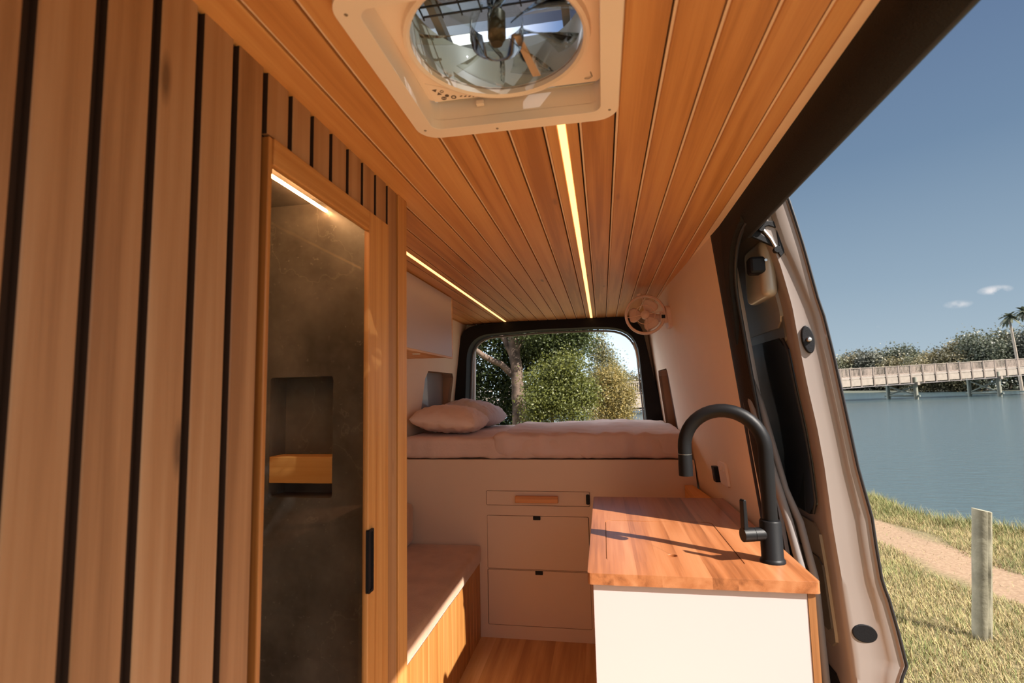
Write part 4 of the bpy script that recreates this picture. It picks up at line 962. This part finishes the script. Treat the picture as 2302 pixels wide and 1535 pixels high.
fartree(2168, 160, 768, 50, 'olive', 'yellowish tree left of the big dark tree on the far shore')
fartree(2200, 158, 747, 66, 'mid', 'wide spreading tree topping the right tree group on the far shore')
fartree(2218, 150, 756, 84, 'dark', 'big dark green tree in the right tree group, left of the palms')
fartree(2262, 160, 748, 56, 'mid', 'green tree behind the tall palm trunk')
fartree(2300, 156, 742, 50, 'grey', 'grey green tree at the right edge of the picture behind the palms')
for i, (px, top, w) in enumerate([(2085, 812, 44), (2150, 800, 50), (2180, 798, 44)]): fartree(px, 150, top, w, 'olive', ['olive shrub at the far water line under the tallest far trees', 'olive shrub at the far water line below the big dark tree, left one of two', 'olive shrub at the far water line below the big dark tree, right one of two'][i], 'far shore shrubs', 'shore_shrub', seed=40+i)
# trees on the far bank seen through the rear opening
for i, (x, D, top) in enumerate([(4, 170, 5.6), (12, 176, 6.4), (20, 168, 5.2), (-4, 176, 6.4), (-14, 175, 6.5)]):
    t_ = thing('shore_tree', ['far bank tree left of the pier in the rear opening', 'far bank tree above the bridge at the right of the rear opening', 'rightmost far bank tree in the rear opening, beside the black surround', 'far bank tree behind the olive bush in the rear opening', 'far bank tree behind the bright green tree in the rear opening'][i], 'tree', (x, D, -.5), 'far bank trees in the rear opening')
    MB().tube([(x, D, -.6), (x, D, top*.6)], [.3, .15], 8).build('trunk', M_ftr, t_)
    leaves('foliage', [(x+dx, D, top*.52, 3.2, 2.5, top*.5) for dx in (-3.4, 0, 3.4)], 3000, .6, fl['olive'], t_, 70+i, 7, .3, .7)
# palms
def palm(px, D, top, label, seed):
    ux, uy = azdir(px); X, Y = ux*D, uy*D; k_ = D*.000647; h = (hz_(px)-top)*k_+1.4
    t_ = thing('palm_tree', label, 'palm tree', (X, Y, -.6), 'palms on the far shore')
    MB().tube([(X+.8, Y, -.6), (X+.5, Y, h*.5), (X, Y, h)], [.28, .22, .18], 8).build('trunk', M_ftr, t_)
    g = np.random.default_rng(seed); mb = MB()
    for i in range(34):
        a = g.uniform(0, 2*PI); el = g.uniform(-.7, 1.2); L2 = g.uniform(1.6, 2.3)
        d_ = Vector((math.cos(a)*math.cos(el), math.sin(a)*math.cos(el), math.sin(el))); sd_ = Vector((-math.sin(a), math.cos(a), 0)); pp = []
        for j in range(5):
            t2_ = j/4; p = Vector((X, Y, h))+d_*L2*t2_+Vector((0, 0, -.9*t2_*t2_)); w = .34*math.sin(PI*min(1, .15+t2_*.8)); pp += [p-sd_*w, p+sd_*w]
        mb.add(pp, [(2*j, 2*j+1, 2*j+3, 2*j+2) for j in range(4)])
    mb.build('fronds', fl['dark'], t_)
palm(2273, 140, 718, 'tall fan palm with a thin bare trunk above the far shore trees', 1)
palm(2300, 142, 710, 'second fan palm, cut by the right edge of the picture', 2)

# ------------------------------------------------------------------ timber footbridge
BP = np.array([(-12, 34.5, 1.72), (3.38, 48.46, 2.01), (17, 61.2, 2.75), (30.5, 72.4, 3.35), (39.84, 77.4, 3.70), (53.7, 83.9, 4.26), (60.9, 87.2, 4.62), (80, 95, 5.0)])
cum = np.concatenate([[0], np.cumsum(np.hypot(*np.diff(BP[:, :2], axis=0).T))])
def bp_(s_): return Vector([float(np.interp(s_, cum, BP[:, i])) for i in range(3)])
def bn(s_): d_ = bp_(s_+.5)-bp_(s_-.5); d_.z = 0; d_.normalize(); return Vector((d_.y, -d_.x, 0))      # towards the camera side
br_ = thing('footbridge', 'long pale timber footbridge on piles crossing the river', 'bridge', (30, 72, -.8))
M_rail = plain('weathered_bridge_timber', (.25, .20, .165), .85, var=.15, scale=3); M_deck = plain('pale_bridge_timber', (.235, .20, .165), .85, var=.12, scale=2); M_pile = plain('dark_pile_timber', (.13, .15, .13), .9); M_pilel = plain('pale_pile', (.2, .2, .16), .85)
WD = 1.3; SE = cum[-1]-1
def strip(s0, s1, off0, off1, z0, z1, name, mat, parent=br_, step=3):
    mb = MB(); ss = np.linspace(s0, s1, max(2, int((s1-s0)/step)+1)); v = []
    for s_ in ss:
        p = bp_(s_); nn2 = bn(s_)
        for o2, zz in ((off0, z0), (off1, z0), (off1, z1), (off0, z1)): v.append((p.x+nn2.x*o2, p.y+nn2.y*o2, p.z+zz))
    mb.add(v, [(i*4+j, i*4+(j+1) % 4, (i+1)*4+(j+1) % 4, (i+1)*4+j) for i in range(len(ss)-1) for j in range(4)] + [(0, 1, 2, 3), tuple((len(ss)-1)*4+j for j in range(4))])
    return mb.build(name, mat, parent)
strip(1, SE, -WD-1.3, WD, -1.42, -1.28, 'deck', M_deck)
strip(1, SE, WD-.15, WD+.05, -2.25, -1.45, 'girder', M_deck)
strip(1, SE, -WD-1.2, -WD-1.0, -2.2, -1.45, 'girder', M_pile)
strip(1, SE, WD+.22, WD+.28, -2.45, -2.38, 'service_pipe', M_rubber)
for off, nm in ((WD, 'near'), (-WD-1.1, 'far')):
    strip(1, SE, off-.05, off+.10, -.06, 0, 'handrail', M_deck); strip(1, SE, off-.03, off+.03, -1.16, -1.08, 'bottom_rail', M_rail)
    mb = MB(); s_ = 1.2
    while s_ < SE:
        if not (20 < s_ < 42):
            p = bp_(s_); nn2 = bn(s_); t2_ = Vector((-nn2.y, nn2.x, 0)); w = .035
            q = p+nn2*off; a = q-t2_*w; b2 = q+t2_*w; a2 = a+nn2*.03; b3 = b2+nn2*.03
            v = [(c_v.x, c_v.y, p.z+zz) for zz in (-1.12, -.05) for c_v in (a, b2, b3, a2)]
            mb.add(v, [(0, 1, 5, 4), (1, 2, 6, 5), (2, 3, 7, 6), (3, 0, 4, 7)])
        s_ += .24
    pk = mb.build('pickets', M_rail, br_); pk['kind'] = 'stuff'
s_ = 2.0
while s_ < SE:
    p = bp_(s_); nn2 = bn(s_); q = p+nn2*(WD+.12)
    if not (20 < s_ < 42): MB().box(q.x-.07, q.x+.07, q.y-.07, q.y+.07, p.z-2.45, p.z+.06).build('rail_post', M_rail, br_)
    s_ += 2.25
for s_ in (cum[1]+.4, cum[2]-2, cum[4]+.3, cum[5]+.4, cum[6]+9):
    p = bp_(s_); nn2 = bn(s_); pr_ = MB().box(-.0, .0, 0, 0, 0, 0)
    A_, B_2 = p+nn2*(WD+.15), p-nn2*(WD+1.0)
    cap = MB(); t2_ = Vector((-nn2.y, nn2.x, 0))
    v = [(q.x+t2_.x*w, q.y+t2_.y*w, p.z+zz) for zz in (-2.65, -2.25) for q, w in ((A_+nn2*.5, -.2), (A_+nn2*.5, .2), (B_2, .2), (B_2, -.2))]
    cap.add(v, [(0, 1, 2, 3), (4, 5, 6, 7), (0, 1, 5, 4), (1, 2, 6, 5), (2, 3, 7, 6), (3, 0, 4, 7)]); cp = cap.build('pier_cap', M_deck, br_)
    x_ = MB().tube([(A_.x, A_.y, -1.4), (A_.x, A_.y, p.z-1.6)], .24, 12).build('pile', M_pilel, None, True); par(x_, cp)
    x_ = MB().tube([(B_2.x, B_2.y, -1.4), (B_2.x, B_2.y, p.z-2.2)], .24, 12).build('pile', M_pile, None, True); par(x_, cp)
    for za, zb in ((-.2, p.z-2.8), (p.z-2.8, -.2)):
        x_ = MB().tube([(A_.x, A_.y, za), (B_2.x, B_2.y, zb)], .10, 8).build('brace', M_pile, None); par(x_, cp)
    x_ = MB().tube([tuple(A_+nn2*.5)[:2]+(-.35,), tuple(B_2-nn2*.5)[:2]+(-.35,)], .13, 8).build('brace', M_pile, None); par(x_, cp)
